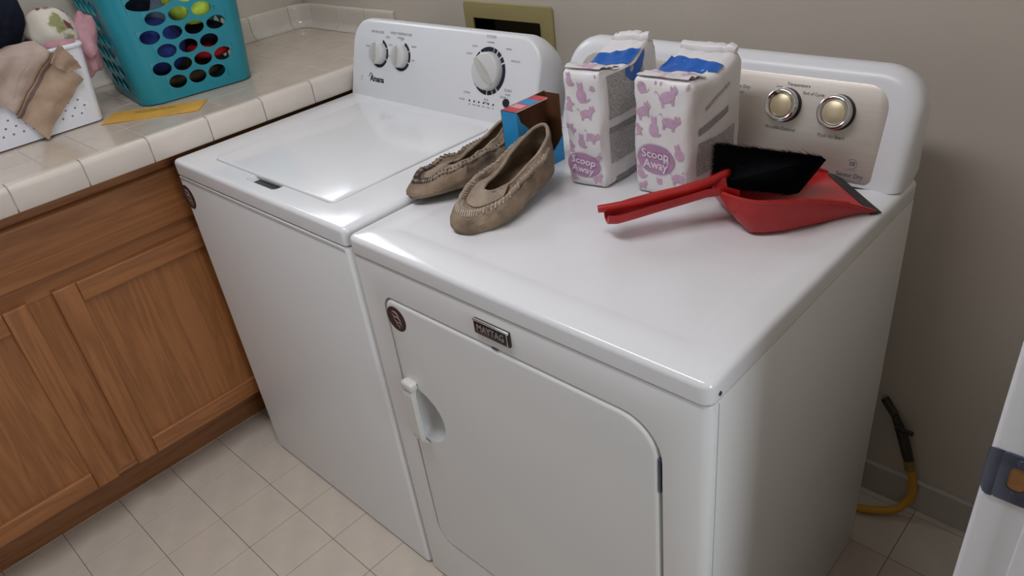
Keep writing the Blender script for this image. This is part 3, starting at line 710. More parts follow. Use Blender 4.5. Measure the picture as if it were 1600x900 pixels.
# maker badge
bd = link('badge', mbox((0.3225, -0.0045, 0.8288), (0.3995, 0.001, 0.8565), 0.001, 2), 'badge', dr, label='small black badge with silver rim reading MAYTAG')
link('badge_rim', join([mbox((0.3225, -0.0062, 0.8535), (0.3998, -0.003, 0.8578), 0.0012, 2), mbox((0.3955, -0.0062, 0.8288), (0.3968, -0.003, 0.8540), 0.0004, 1)]), 'silver', bd)
text('badge_letters', 'MAYTAG', 0.0185, frame((0.3590, -0.0047, 0.8410), (1, 0, 0), (0, 0, 1)), 'silver2', bd, 0.80, bold=0.0002)
sticker(dr, 0.1045, 0.7690, 0.0262, -0.0022)
link('scratch', join([tube([(0.100, -0.0021, 0.178), (0.106, -0.0021, 0.176), (0.112, -0.0021, 0.175)], 0.0006, 5), tube([(0.112, -0.0021, 0.175), (0.1135, -0.0021, 0.166)], 0.0006, 5)]), 'console', dr, label='short white scuff on the door')

# ------------------------------------------------------------------ gas hose by the baseboard
gh = thing('gas_hose', 'yellow gas hose curving from the dark wall valve to behind the dryer', 'hose', (0.79, 0.81, 0))
path = smoothpath([(0.60, 0.735, 0.022), (0.70, 0.752, 0.014), (0.748, 0.772, 0.013), (0.786, 0.797, 0.020), (0.806, 0.818, 0.052), (0.804, 0.824, 0.095), (0.790, 0.824, 0.140)], 8)
link('hose', tube(path, 0.0095, 12), 'hose', gh)
link('valve', tube([(0.790, 0.824, 0.138), (0.780, 0.826, 0.168), (0.762, 0.828, 0.215), (0.735, 0.835, 0.262)], [0.0085, 0.012, 0.0125, 0.008], 10), 'valve', gh)
link('fitting', tube([(0.7915, 0.824, 0.132), (0.7845, 0.825, 0.158)], 0.0125, 6), 'brass', gh)
link('valve_lever', mbox((0.745, 0.812, 0.238), (0.785, 0.818, 0.250), 0.002, 2), 'valve', gh)
link('wall_pipe', tube([(0.735, 0.835, 0.262), (0.705, 0.845, 0.29)], 0.009, 8), 'valve', gh)

# ------------------------------------------------------------------ teal laundry basket
ZB = ZC+0.0045
TB = thing('laundry_basket', 'teal plastic laundry basket with oval holes on the tiled counter', 'laundry basket', (-1.108, 0.245, ZB))
yaw = R(-8)
def basket_map(cx, cy, wx, wy, rad, flare, z0, yaw):
    """perimeter coordinate: faces 0:+x 1:+y 2:-x 3:-y ; flat length, h -> 3D"""
    cs, sn = math.cos(yaw), math.sin(yaw)
    def W(lx, ly, z): return Vector((cx+lx*cs-ly*sn, cy+lx*sn+ly*cs, z0+z))
    def face(k, t, h):           # t along the flat in metres from its centre
        g = flare*h; hx, hy = wx/2+g, wy/2+g
        s = {0: (hy-rad)/(wy/2-rad), 2: (hy-rad)/(wy/2-rad), 1: (hx-rad)/(wx/2-rad), 3: (hx-rad)/(wx/2-rad)}[k]
        t *= s
        return W(*((hx, t), (-t, hy), (-hx, -t), (t, -hy))[k], h)
    def corner(k, a, h):         # corner after face k, a 0..1
        g = flare*h; hx, hy = wx/2+g-rad, wy/2+g-rad
        c = ((hx, hy), (-hx, hy), (-hx, -hy), (hx, -hy))[k]; ang = R(90*k+90*a)
        return W(c[0]+rad*math.cos(ang), c[1]+rad*math.sin(ang), h)
    return face, corner, W
def holed_basket(cx, cy, wx, wy, rad, flare, z0, yaw, H, m0, pitch, rowh, hw, hh, ncount, special=None, nseg=20, skip=None):
    face, corner, W = basket_map(cx, cy, wx, wy, rad, flare, z0, yaw)
    v = []; f = []
    def add(*ps): 
        k = len(v); v.extend(ps); f.append(tuple(range(k, k+len(ps))))
    nrow = int((H-m0-0.02)/rowh)
    hs = [0.0, m0]+[m0+rowh*(i+1) for i in range(nrow)]+[H]
    for k in range(4):
        Lf = (wy if k % 2 == 0 else wx)-2*rad; nc = ncount[k % 2]
        mg = (Lf-nc*pitch)/2
        def quad(a, b, h0, h1): add(face(k, a, h0), face(k, b, h0), face(k, b, h1), face(k, a, h1))
        quad(-Lf/2, Lf/2, hs[0], hs[1]); quad(-Lf/2, Lf/2, hs[-2], hs[-1])
        for r in range(nrow):
            h0, h1 = hs[r+1], hs[r+2]; odd = (r % 2 == 0)
            a = -Lf/2+mg+(pitch/2 if odd else 0); n = nc-1 if odd else nc
            quad(-Lf/2, a, h0, h1); quad(a+n*pitch, Lf/2, h0, h1)
            c = 0
            while c < n:
                span = 1
                if special and special(k, r, c): span = min(2, n-c)
                x0, x1 = a+c*pitch, a+(c+span)*pitch; mx_, mh = (x0+x1)/2, (h0+h1)/2
                big = span > 1 or (special and special(k, r, c))
                ew, eh = ((x1-x0)/2-0.002, (h1-h0)/2-0.0006) if big else (hw, hh)
                if skip and skip(k, r, c): quad(x0, x1, h0, h1); c += span; continue
                outer = []; inner = []
                for q in range(nseg):
                    an = 2*math.pi*(q+0.5)/nseg; ca, sa = math.cos(an), math.sin(an)
                    sc = min((x1-x0)/2/max(abs(ca), 1e-6), (h1-h0)/2/max(abs(sa), 1e-6))
                    outer.append(face(k, mx_+ca*sc, mh+sa*sc)); inner.append(face(k, mx_+ca*ew, mh+sa*eh))
                k0 = len(v); v.extend(outer); v.extend(inner)
                for q in range(nseg):
                    q2 = (q+1) % nseg; f.append((k0+q, k0+q2, k0+nseg+q2, k0+nseg+q))
                # corner fillers
                for (xx, hh_) in ((x0, h0), (x1, h0), (x1, h1), (x0, h1)):
                    cp = face(k, xx, hh_); idx = sorted(range(nseg), key=lambda q: (outer[q]-cp).length)[:2]
                    i0, i1 = sorted(idx)
                    if i1-i0 > 1: i0, i1 = i1, i0
                    add(outer[i0], cp, outer[i1])
                c += span
        for j in range(8):
            for i in range(len(hs)-1):
                add(corner(k, j/8, hs[i]), corner(k, (j+1)/8, hs[i]), corner(k, (j+1)/8, hs[i+1]), corner(k, j/8, hs[i+1]))
    # base
    rim = []
    for k in range(4):
        for j in range(9): rim.append(corner(k, j/8, 0.0))
    k0 = len(v); v.extend(rim); f.append(tuple(range(k0, k0+len(rim))))
    me = pydata(v, f); bm = bmesh.new(); bm.from_mesh(me); bpy.data.meshes.remove(me)
    bmesh.ops.remove_doubles(bm, verts=bm.verts, dist=0.0002)
    top = []
    for k in range(4):
        for j in range(9): top.append(corner(k, j/8, H))
    return solid(b2m(bm), 0.0028, 0.0), top
wallm, rim = holed_basket(-1.108, 0.250, 0.34, 0.306, 0.050, 0.075, ZB, yaw, 0.31, 0.022, 0.0512, 0.0405, 0.0226, 0.0172, (4, 4),
    special=lambda k, r, c: k == 0 and r in (5, 6) and c < 2)
link('wall', wallm, 'teal', TB)
link('rim', tube(rim+[rim[0]], 0.006, 8), 'teal', TB)
def blob(name, label, cat, c, s, m, amp=0.18, freq=9, seed=0, rot=(0, 0, 0), sub=4, flat=None, group=None):
    bm = bmesh.new(); bmesh.ops.create_icosphere(bm, subdivisions=sub, radius=1.0)
    E = Euler(rot).to_matrix()
    for v in bm.verts:
        n = v.co.normalized()
        p = Vector((n.x*s[0], n.y*s[1], n.z*s[2]))
        q = p*freq+Vector((seed*3.7, seed*1.9, 0))
        r = 1+amp*fbm(q, 1.0, 4)+amp*0.5*math.sin(q.x*2.2+3*fbm(q, 0.8, 2))
        v.co = E @ (p*r)
    me = b2m(bm); me.transform(Matrix.Translation(c))
    if flat is not None:
        for v in me.vertices: v.co.z = max(v.co.z, flat)
    o = link(name, me, m, None, loc=(c[0], c[1], min(v.co.z for v in me.vertices)))
    return tag(o, label, cat, group)
# clothes inside the teal basket (seen through its holes)
def in_teal(lx, ly, lz): return (-1.108+lx*math.cos(yaw)-ly*math.sin(yaw), 0.245+lx*math.sin(yaw)+ly*math.cos(yaw), ZC+lz)
for nm_, lab, c_, s_, m_, sd in (
    ('garment', 'dark olive garment at the bottom of the teal basket', (0.0, 0.0, 0.040), (0.148, 0.132, 0.030), 'olive', 1),
    ('garment', 'navy blue garment behind the left front holes of the teal basket', (0.092, -0.052, 0.130), (0.082, 0.074, 0.072), 'blueplaid', 2),
    ('garment', 'red garment behind the low right front holes of the teal basket', (0.085, 0.078, 0.090), (0.078, 0.055, 0.021), 'red', 3),
    ('garment', 'red garment behind the end holes of the teal basket', (-0.045, -0.095, 0.105), (0.046, 0.042, 0.042), 'red', 4),
    ('garment', 'lime green garment high in the teal basket', (0.104, 0.066, 0.222), (0.080, 0.070, 0.062), 'lime', 5),
    ('garment', 'black garment at the handle opening of the teal basket', (0.075, -0.085, 0.250), (0.085, 0.055, 0.052), 'navy', 6),
    ('garment', 'black garment just under the lime green one in the teal basket', (0.080, 0.085, 0.136), (0.082, 0.052, 0.026), 'navy', 7),
    ('garment', 'blue grey garment at the far end inside the teal basket', (-0.085, 0.0, 0.200), (0.070, 0.115, 0.080), 'bluegrey', 8),
    ('garment', 'dark navy garment deep in the middle of the teal basket', (-0.07, 0.055, 0.095), (0.075, 0.075, 0.030), 'navy', 13)):
    blob(nm_, lab, 'garment', in_teal(*c_), s_, m_, 0.05, 12, sd, (0, 0, yaw), flat=ZB+0.004, group='clothes in the teal basket')

# ------------------------------------------------------------------ white laundry basket with linen
WB = thing('laundry_basket', 'white plastic laundry basket with small holes under a tan towel', 'laundry basket', (-1.155, -0.255, ZB))
wm, rim = holed_basket(-1.158, -0.262, 0.345, 0.478, 0.018, 0.075, ZB, 0.0, 0.185, 0.020, 0.0225, 0.0170, 0.0028, 0.0028, (19, 13), nseg=8, skip=lambda k, r, c: r > 2)
link('wall', wm, 'whiteb', WB)
link('rim', tube(rim+[rim[0]], 0.006, 8), 'whiteb', WB)
blob('garment', 'navy garment heaped on the white basket at the edge of the picture', 'garment', (-1.075, -0.235, 1.255), (0.14, 0.155, 0.105), 'navy', 0.07, 7, 9)
blob('floral_cloth', 'cream floral cloth with green and maroon flowers in the white basket', 'cloth', (-1.085, -0.045, 1.19), (0.075, 0.065, 0.066), 'floral', 0.13, 13, 10)
blob('pink_cloth', 'pink cloth hanging over the end of the white basket', 'cloth', (-1.062, 0.026, 1.150), (0.042, 0.027, 0.074), 'pink', 0.28, 20, 11, (R(-10), 0, 0))
blob('pink_cloth', 'pink cloth under the floral cloth along the white basket rim', 'cloth', (-1.05, -0.040, 1.170), (0.058, 0.050, 0.022), 'pink', 0.12, 16, 12)
# tan towel hanging over the front of the white basket
tw = thing('towel', 'tan striped towel draped over the front of the white basket', 'towel', (-0.955, -0.13, ZC+0.002))
def towel_patch(A, B, Cc, D, n=26, m=26, off=0.0, seed=0.0, th=0.003, amp=0.005):
    """bilinear patch in (y, z), u from edge AD to edge BC; hangs in front of the basket wall"""
    v = []; f = []; mi = []
    for i in range(n+1):
        for j in range(m+1):
            u, w = i/n, j/m
            y = (A[0]*(1-w)+D[0]*w)*(1-u)+(B[0]*(1-w)+Cc[0]*w)*u
            z = (A[1]*(1-w)+D[1]*w)*(1-u)+(B[1]*(1-w)+Cc[1]*w)*u
            y += 0.003*fbm((u*5+seed, w*5, 3.1), 1, 2); z += 0.003*fbm((u*5, w*5+seed, 7.7), 1, 2)
            h = z-ZC
            xw = -0.9855+0.075*h
            x = xw+0.013+off+0.010*max(0, min(1, (h-0.15)/0.03))+amp*math.sin((u*9+1.2*math.sin(w*3))+seed)+amp*0.8*fbm((y*25, z*25, seed), 1.0, 3)
            x += 0.020*max(0, 1-h/0.05)**2
            if z > 1.182: x -= (z-1.182)*2.2
            v.append((x, y, z))
            if i and j:
                k = i*(m+1)+j; f.append((k-m-2, k-m-1, k, k-1)); uu = (i-0.5)/n
                mi.append(1 if (0.235 < uu < 0.285 or 0.32 < uu < 0.37) else 2 if uu < 0.20 else 0)
    me = pydata(v, f); me.polygons.foreach_set('material_index', mi)
    return solid(me, th, 0.0)
link('cloth', towel_patch((-0.222, 1.082), (-0.170, 0.986), (-0.040, 1.092), (-0.105, 1.198)), ['towel', 'towels', 'towell'], tw)
link('folded_flap', towel_patch((-0.100, 1.150), (-0.072, 1.118), (-0.034, 1.120), (-0.066, 1.188), 12, 12, 0.008, 2.0, 0.003, 0.003), ['towel', 'towel', 'towel'], tw)
link('upper_fold', towel_patch((-0.275, 1.092), (-0.216, 1.078), (-0.100, 1.198), (-0.230, 1.205), 16, 12, 0.000, 4.0, 0.003, 0.003), ['towell', 'towell', 'towell'], tw)

# manila envelope
A = Vector((-0.946, -0.048, ZC+0.0012)); u = Vector((0.652, 0.758, 0)); n_ = Vector((-0.758, 0.652, 0))
v = []; f = []
for i in range(13):
    for j in range(6):
        a, b = i/12, j/5
        v.append(A+u*(0.243*a)+n_*(0.092*b)+Vector((0, 0, 0.0015+0.0025*math.sin(math.pi*b)*math.sin(math.pi*a)+0.0006*math.sin(9*a))))
        if i and j: k = i*6+j; f.append((k-7, k-6, k, k-1))
env = tag(link('envelope', solid(pydata(v, f), 0.0022, 1.0), 'manila', None, loc=A), 'yellow manila envelope lying on the counter below the teal basket', 'envelope')
BASE[env.name] = A
mx = frame(A+u*0.10+n_*0.050+Vector((0, 0, 0.0068)), u, n_)
link('printed_line', join([pydata([mx @ Vector(p) for p in ((a, -0.0018, 0), (b, -0.0018, 0), (b, 0.0018, 0), (a, 0.0018, 0))], [(0, 1, 2, 3)]) for a, b in ((-0.03, -0.012), (-0.01, 0.004), (0.006, 0.03), (0.033, 0.05), (0.053, 0.075))]), 'recess', env, smooth=False, label='thin brown printed line')

# ------------------------------------------------------------------ things on the dryer
ZD = DZ-0.0022+0.0004
# open carton: x .095-.135, y .33-.455
bxo = thing('open_carton', 'torn open blue and red carton with brown inside behind the shoes', 'carton', (0.115, 0.395, ZD))
bx0, bx1, by0, by1, bz1 = 0.0945, 0.1345, 0.331, 0.456, 1.0495; t_ = 0.0012
link('back_panel', mbox((bx0, by0, ZD), (bx0+t_, by1, bz1)), ['card'], bxo, smooth=False)
link('front_end', mbox((bx0+t_, by0, ZD), (bx1-t_, by0+t_, bz1)), 'boxblue', bxo, smooth=False)
link('far_end', mbox((bx0+t_, by1-t_, ZD), (bx1-t_, by1, bz1-0.002)), 'card', bxo, smooth=False)
link('bottom', mbox((bx0+t_, by0+t_, ZD), (bx1-t_, by1-t_, ZD+t_)), 'card', bxo, smooth=False)
# torn side panel: polygon in (y, z)
tp = [(by0, ZD), (by1, ZD), (by1, ZD+0.052), (by1-0.012, ZD+0.040), (by1-0.03, ZD+0.028), (by0+0.08, ZD+0.03), (by0+0.055, ZD+0.05), (by0+0.042, ZD+0.075), (by0+0.028, ZD+0.098), (by0+0.010, ZD+0.115), (by0+0.004, bz1-0.004), (by0, bz1-0.001)]
link('torn_side', loft([[(bx1-t_, y, z) for y, z in tp], [(bx1, y, z) for y, z in tp]]), 'boxblue', bxo, smooth=False)
top = link('top_panel', mbox((bx0, by0, bz1-t_), (bx1-0.004, by1-0.03, bz1)), 'boxred', bxo, smooth=False)
link('blue_print', mbox((bx0+0.003, by0+0.045, bz1-0.0002), (bx1-0.006, by0+0.072, bz1+0.0003)), 'boxblue', top, smooth=False)
link('pink_print', mbox((bx0+0.004, by0+0.022, bz1-0.0002), (bx1-0.010, by0+0.040, bz1+0.0003)), 'boxpink', top, smooth=False)
link('pale_tear', mbox((bx1-0.0045, by0+0.004, bz1-0.0015), (bx1-0.002, by1-0.034, bz1-0.0002)), 'thread', top, smooth=False)

# ---- litter bags
def litter_bag(label, fl, yaw, w, d, hf, hc, seed, band, logo, cats, dip=0.012, skew=0.1):
    b = thing('litter_bag', label, 'bag', (fl[0], fl[1], ZD), 'paper litter bags on the dryer')
    cs, sn = math.cos(yaw), math.sin(yaw)
    def Wd(x, y, z): x += y*skew; return Vector((fl[0]+x*cs-y*sn, fl[1]+x*sn+y*cs, ZD+z))
    def nz(x, y, z, s): return 0.0035*fbm((x*16+seed, y*16, z*16), 1.0, 3)*s
    def top(x, y):
        t = y/d
        ridge = hc*math.exp(-((t-0.86)/0.20)**2)
        lip_ = hf-0.004
        z = lip_+(ridge-0.0)*1.0 - dip*math.exp(-((t-0.40)/0.22)**2)
        z += 0.004*fbm((x*60+seed, y*45, 1.3), 1.0, 3)*min(1, 6*t)
        return z-0.010*max(0, (t-0.93)/0.07)
    def bulge(z): return 0.004*math.sin(math.pi*min(1, max(0, z/hf)))
    def front(x, z): return -bulge(z)*math.sin(math.pi*min(1, max(0, x/w)))*1.2+nz(x, 0, z, 1)+0.003*max(0, z/hf-0.9)*10*0.4
    def side(y, z): return w+bulge(z)*math.sin(math.pi*min(1, max(0, y/d)))+nz(w, y, z, 1)
    NX, NY, NZ = 16, 22, 26
    import itertools
    v = {}; verts = []
    def put(i, j, k):
        key = (i, j, k)
        if key in v: return v[key]
        x, y, tz = w*i/NX, d*j/NY, k/NZ
        zt = top(x, y); z = zt*tz
        p = [x, y, z]
        if j == 0: p[1] = front(x, z)
        if j == NY: p[1] = d+bulge(z)*0.8+nz(x, d, z, 1)
        if i == NX: p[0] = side(y, z)
        if i == 0: p[0] = -bulge(z)*math.sin(math.pi*y/d)+nz(0, y, z, 1)
        # round the vertical edges and the bottom
        er = 0.006
        ex = min(i, NX-i) == 0; ey = min(j, NY-j) == 0
        if ex and ey: p[0] += er*0.45*(1 if i == 0 else -1); p[1] += er*0.45*(1 if j == 0 else -1)
        if k == 0 and (ex or ey): p[2] += 0.002; p[0] += 0.004*((i == 0)-(i == NX)); p[1] += 0.004*((j == 0)-(j == NY))
        if k == NZ and (ex or ey): p[2] -= 0.004; p[0] += 0.003*((i == 0)-(i == NX)); p[1] += 0.003*((j == 0)-(j == NY))
        v[key] = len(verts); verts.append(Wd(*p)); return v[key]
    F = []
    for i in range(NX):
        for k in range(NZ):
            F.append((put(i, 0, k), put(i+1, 0, k), put(i+1, 0, k+1), put(i, 0, k+1)))
            F.append((put(i+1, NY, k), put(i, NY, k), put(i, NY, k+1), put(i+1, NY, k+1)))
    for j in range(NY):
        for k in range(NZ):
            F.append((put(0, j+1, k), put(0, j, k), put(0, j, k+1), put(0, j+1, k+1)))
            F.append((put(NX, j, k), put(NX, j+1, k), put(NX, j+1, k+1), put(NX, j, k+1)))
    for i in range(NX):
        for j in range(NY):
            F.append((put(i, j, NZ), put(i+1, j, NZ), put(i+1, j+1, NZ), put(i, j+1, NZ)))
            F.append((put(i, j+1, 0), put(i+1, j+1, 0), put(i+1, j, 0), put(i, j, 0)))
    me = pydata(verts, F)
    me.polygons.foreach_set('use_smooth', [True]*len(me.polygons))
    link('bag_body', me, 'paper', b, smooth=False)
    for p in me.polygons: p.use_smooth = True
    # rolled crest at the rear top
    cr = []
    for i in range(13):
        x = w*(0.04+0.92*i/12); y = d*0.90; z = top(x, y)
        cr.append(Wd(x, y+0.004*fbm((x*50, seed, 2), 1, 2), z+0.004+0.004*fbm((x*45, seed, 5), 1, 2)))
    link('rolled_top', tube(cr, [0.006+0.005*math.sin(math.pi*(0.12+0.76*i/12))+0.002*fbm((i*0.7, seed, 9), 1, 2) for i in range(13)], 10), 'paper', b)
    def fpt(x, z, o=0.0009): return Wd(x, front(x, z)-o, z)
    def spt(y, z, o=0.0009): return Wd(side(y, z)+o, y, z)
    def dec_front(polys, name, m):
        ms = []
        for c, pts in polys:
            P = [fpt(*c)]+[fpt(*p) for p in pts]; n = len(pts)
            ms.append(pydata(P, [(0, 1+q, 1+(q+1) % n) for q in range(n)]))
        return link(name, join(ms), m, b, smooth=False)
    # cat silhouettes
    def ell(cx, cz, a, c_, rot, n=14):
        cr_, sr = math.cos(rot), math.sin(rot)
        return ((cx, cz), [(cx+a*math.cos(t)*cr_-c_*math.sin(t)*sr, cz+a*math.cos(t)*sr+c_*math.sin(t)*cr_) for t in [2*math.pi*q/n for q in range(n)]])
    allp = []
    for cx, cz, s, rot, typ in cats:
        polys = []; allp.append(polys)
        cr_, sr = math.cos(rot), math.sin(rot)
        def L(x, z): return (cx+(x*cr_-z*sr)*s, cz+(x*sr+z*cr_)*s)
        if typ == 0:      # lying / walking cat: body, head, ears, legs, tail
            polys.append(ell(cx, cz, 0.0105*s, 0.0062*s, rot)); hx_ = L(0.0105, 0.0045); polys.append(ell(*hx_, 0.0045*s, 0.0042*s, rot))
            for ex in (0.008, 0.0125): polys.append((L(ex, 0.008), [L(ex-0.0018, 0.0075), L(ex+0.0018, 0.0075), L(ex, 0.0115)]))
            for lx in (-0.007, 0.006): polys.append((L(lx, -0.007), [L(lx-0.0018, -0.003), L(lx-0.0022, -0.010), L(lx+0.0016, -0.010), L(lx+0.002, -0.003)]))
            tl = [L(-0.0095+(-0.006)*q/5, 0.002+0.006*math.sin(q/5*2.4)) for q in range(6)]
            for q in range(5): polys.append((tl[q], [tl[q], (tl[q+1][0], tl[q+1][1]), (tl[q+1][0], tl[q+1][1]+0.0016*s), (tl[q][0], tl[q][1]+0.0016*s)]))
        else:             # sitting cat seen from behind
            polys.append(ell(cx, cz-0.003*s, 0.0072*s, 0.0095*s, rot)); polys.append(ell(*L(0, 0.009), 0.0048*s, 0.0044*s, rot))
            for ex in (-0.003, 0.003): polys.append((L(ex, 0.0125), [L(ex-0.0018, 0.012), L(ex+0.0018, 0.012), L(ex*1.2, 0.0160)]))
            polys.append(ell(*L(0.0075, -0.010), 0.005*s, 0.0014*s, rot+0.4))
    for polys in allp:
        polys = [pp for pp in polys if all(0.003 < q[0] < w-0.003 and 0.004 < q[1] < hf-0.004 for q in pp[1])]
        if polys: dec_front(polys, 'cat_print', 'lilac')
    lx, lz, la, lb, lr = logo
    c_, pts = ell(lx, lz, la, lb, lr, 36)
    P = [fpt(*c_, 0.0014)]+[fpt(*p, 0.0014) for p in pts]
    lg2 = link('logo_oval', pydata(P, [(0, 1+q, 1+(q+1) % 36) for q in range(36)]), 'lilac2', b, smooth=False, label='lilac oval logo reading SCOOP AWAY')
    c2, p2 = ell(lx, lz, la*1.06, lb*1.07, lr, 36); _, p3 = ell(lx, lz, la*1.03, lb*1.035, lr, 36)
    P = [fpt(*p, 0.0014) for p in p2]+[fpt(*p, 0.0014) for p in p3]
    link('logo_line', pydata(P, [(q, (q+1) % 36, 36+(q+1) % 36, 36+q) for q in range(36)]), 'lilac2', b, smooth=False)
    ux = (Wd(1, 0, 0)-Wd(0, 0, 0)); c0 = fpt(lx, lz, 0.0026)
    for s, dz, sz in (('Scoop', 0.0078, 0.0190), ('Away', -0.0092, 0.0190)):
        o_t = text('logo_lettering', s, sz*la/0.031, Matrix.Rotation(lr, 4, 'Z') @ Matrix.Translation((0, dz*lb/0.0235, 0)), 'lettering', b, 1.0, 0.0, 0.0005)
        for vt in o_t.data.vertices:
            q = vt.co+BASE[b.name]; vt.co = fpt(lx+q.x, lz+q.y, 0.0026)-BASE[b.name]
    # side panel small print
    def sp_(name, y0, y1, z0, z1, m, slope=0.0):
        vv = []; ff = []
        for i in range(9):
            for j in range(7):
                y = y0+(y1-y0)*i/8; z = z0+(z1-z0)*j/6+slope*(y-y0)
                vv.append(spt(y, z))
                if i and j: q = i*7+j; ff.append((q-8, q-7, q, q-1))
        link(name, pydata(vv, ff), m, b, smooth=False)
    for a in band['print']: sp_(*a)
    # blue band across the top
    vv = []; ff = []
    for i in range(15):
        for j in range(11):
            x = w*i/14; y0_, y1_ = band['blue'](i/14); y = d*(y0_+(y1_-y0_)*j/10)
            xx = x
            z = top(x, y)+0.0012
            vv.append(Wd(min(max(xx, 0.003), w-0.003), y, z))
            if i and j: q = i*11+j; ff.append((q-12, q-11, q, q-1))
    link('blue_band', pydata(vv, ff), 'bagblue', b, smooth=True, label='blue printed band across the bag top')
    if 'sideblue' in band:
        y0_, y1_, z0_ = band['sideblue']; vv = []; ff = []
        for i in range(9):
            y = d*(y0_+(y1_-y0_)*i/8)
            for j in range(5):
                z = top(w, y)-0.003-(j/4)*z0_(i/8)
                vv.append(spt(y, z, 0.0012))
                if i and j: q = i*5+j; ff.append((q-6, q-5, q, q-1))
        link('blue_band', pydata(vv, ff), 'bagblue', b, smooth=True)
    # folded paper flaps on the front half of the top
    for k in range(3):
        vv = []; ff = []
        for i in range(11):
            for j in range(5):
                x = w*(0.06+0.88*i/10); y = d*(0.02+0.10*k+0.13*j/4)
                vv.append(Wd(x, y, top(x, y)+0.003+0.005*math.sin(math.pi*j/4)*(0.6+0.4*math.sin(i*0.9+k*2+seed))))
                if i and j: q = i*5+j; ff.append((q-6, q-5, q, q-1))
        link('top_fold', solid(pydata(vv, ff), 0.0008, 0), 'foldpaper', b)
    return b
catsA = [(0.016, 0.200, 0.9, 0.2, 1), (0.040, 0.178, 1.35, 0.1, 1), (0.070, 0.185, 0.9, 1.3, 1), (0.014, 0.155, 0.95, 1.2, 0), (0.048, 0.142, 1.15, 0.15, 0), (0.016, 0.112, 0.85, 2.2, 0), (0.058, 0.100, 1.05, -0.3, 0), (0.036, 0.090, 1.0, 0.0, 1), (0.012, 0.075, 0.8, 1.4, 0), (0.068, 0.060, 0.75, 0.5, 0), (0.014, 0.020, 0.8, 0.2, 1), (0.062, 0.018, 0.85, 0.3, 0), (0.072, 0.215, 0.8, 0.2, 0)]
litter_bag('white litter bag with pink cats and crumpled top beside the open carton', (0.2190, 0.3690), R(8), 0.079, 0.172, 0.2215, 0.013, 1.0,
  dict(blue=lambda t: (0.34+0.14*t, 0.60+0.12*t), sideblue=(0.38, 0.74, lambda t: 0.012+0.018*math.sin(math.pi*t)),
       print=[('small_print', 0.014, 0.120, 0.128, 0.205, 'bagtext'), ('small_print', 0.016, 0.130, 0.045, 0.098, 'bagtext'), ('print_bar', 0.016, 0.120, 0.100, 0.112, 'bagbar'), ('print_bar', 0.030, 0.150, 0.003, 0.014, 'bagbar')]),
  (0.036, 0.044, 0.0315, 0.0225, -0.15), catsA, 0.012, 0.13)
catsB = [(0.018, 0.196, 1.1, 0.3, 1), (0.068, 0.182, 1.5, 0.3, 0), (0.020, 0.152, 1.3, 0.4, 0), (0.074, 0.140, 1.35, -0.1, 0), (0.043, 0.128, 1.3, 0.0, 1), (0.092, 0.088, 1.1, 0.4, 1), (0.090, 0.042, 1.25, 0.1, 0), (0.013, 0.118, 0.8, 1.5, 0), (0.014, 0.040, 1.0, 0.4, 1), (0.052, 0.018, 1.2, 0.0, 1), (0.016, 0.015, 0.8, 0.2, 0), (0.088, 0.203, 1.3, 0.8, 1), (0.050, 0.208, 0.8, 0.0, 0)]
litter_bag('white litter bag with pink cats standing behind the dustpan handle', (0.3460, 0.4010), R(3.0), 0.110, 0.158, 0.2140, 0.010, 5.0,
  dict(blue=lambda t: (0.36+0.16*t, 0.70-0.06*t),
       print=[('small_print', 0.020, 0.135, 0.040, 0.100, 'bagtext', 0.0), ('print_bar', 0.022, 0.105, 0.112, 0.124, 'bagbar', 0.22), ('print_bar', 0.040, 0.110, 0.150, 0.156, 'bagtext', 0.35)]),
  (0.046, 0.070, 0.0365, 0.0265, 0.0), catsB, 0.010, 0.08)

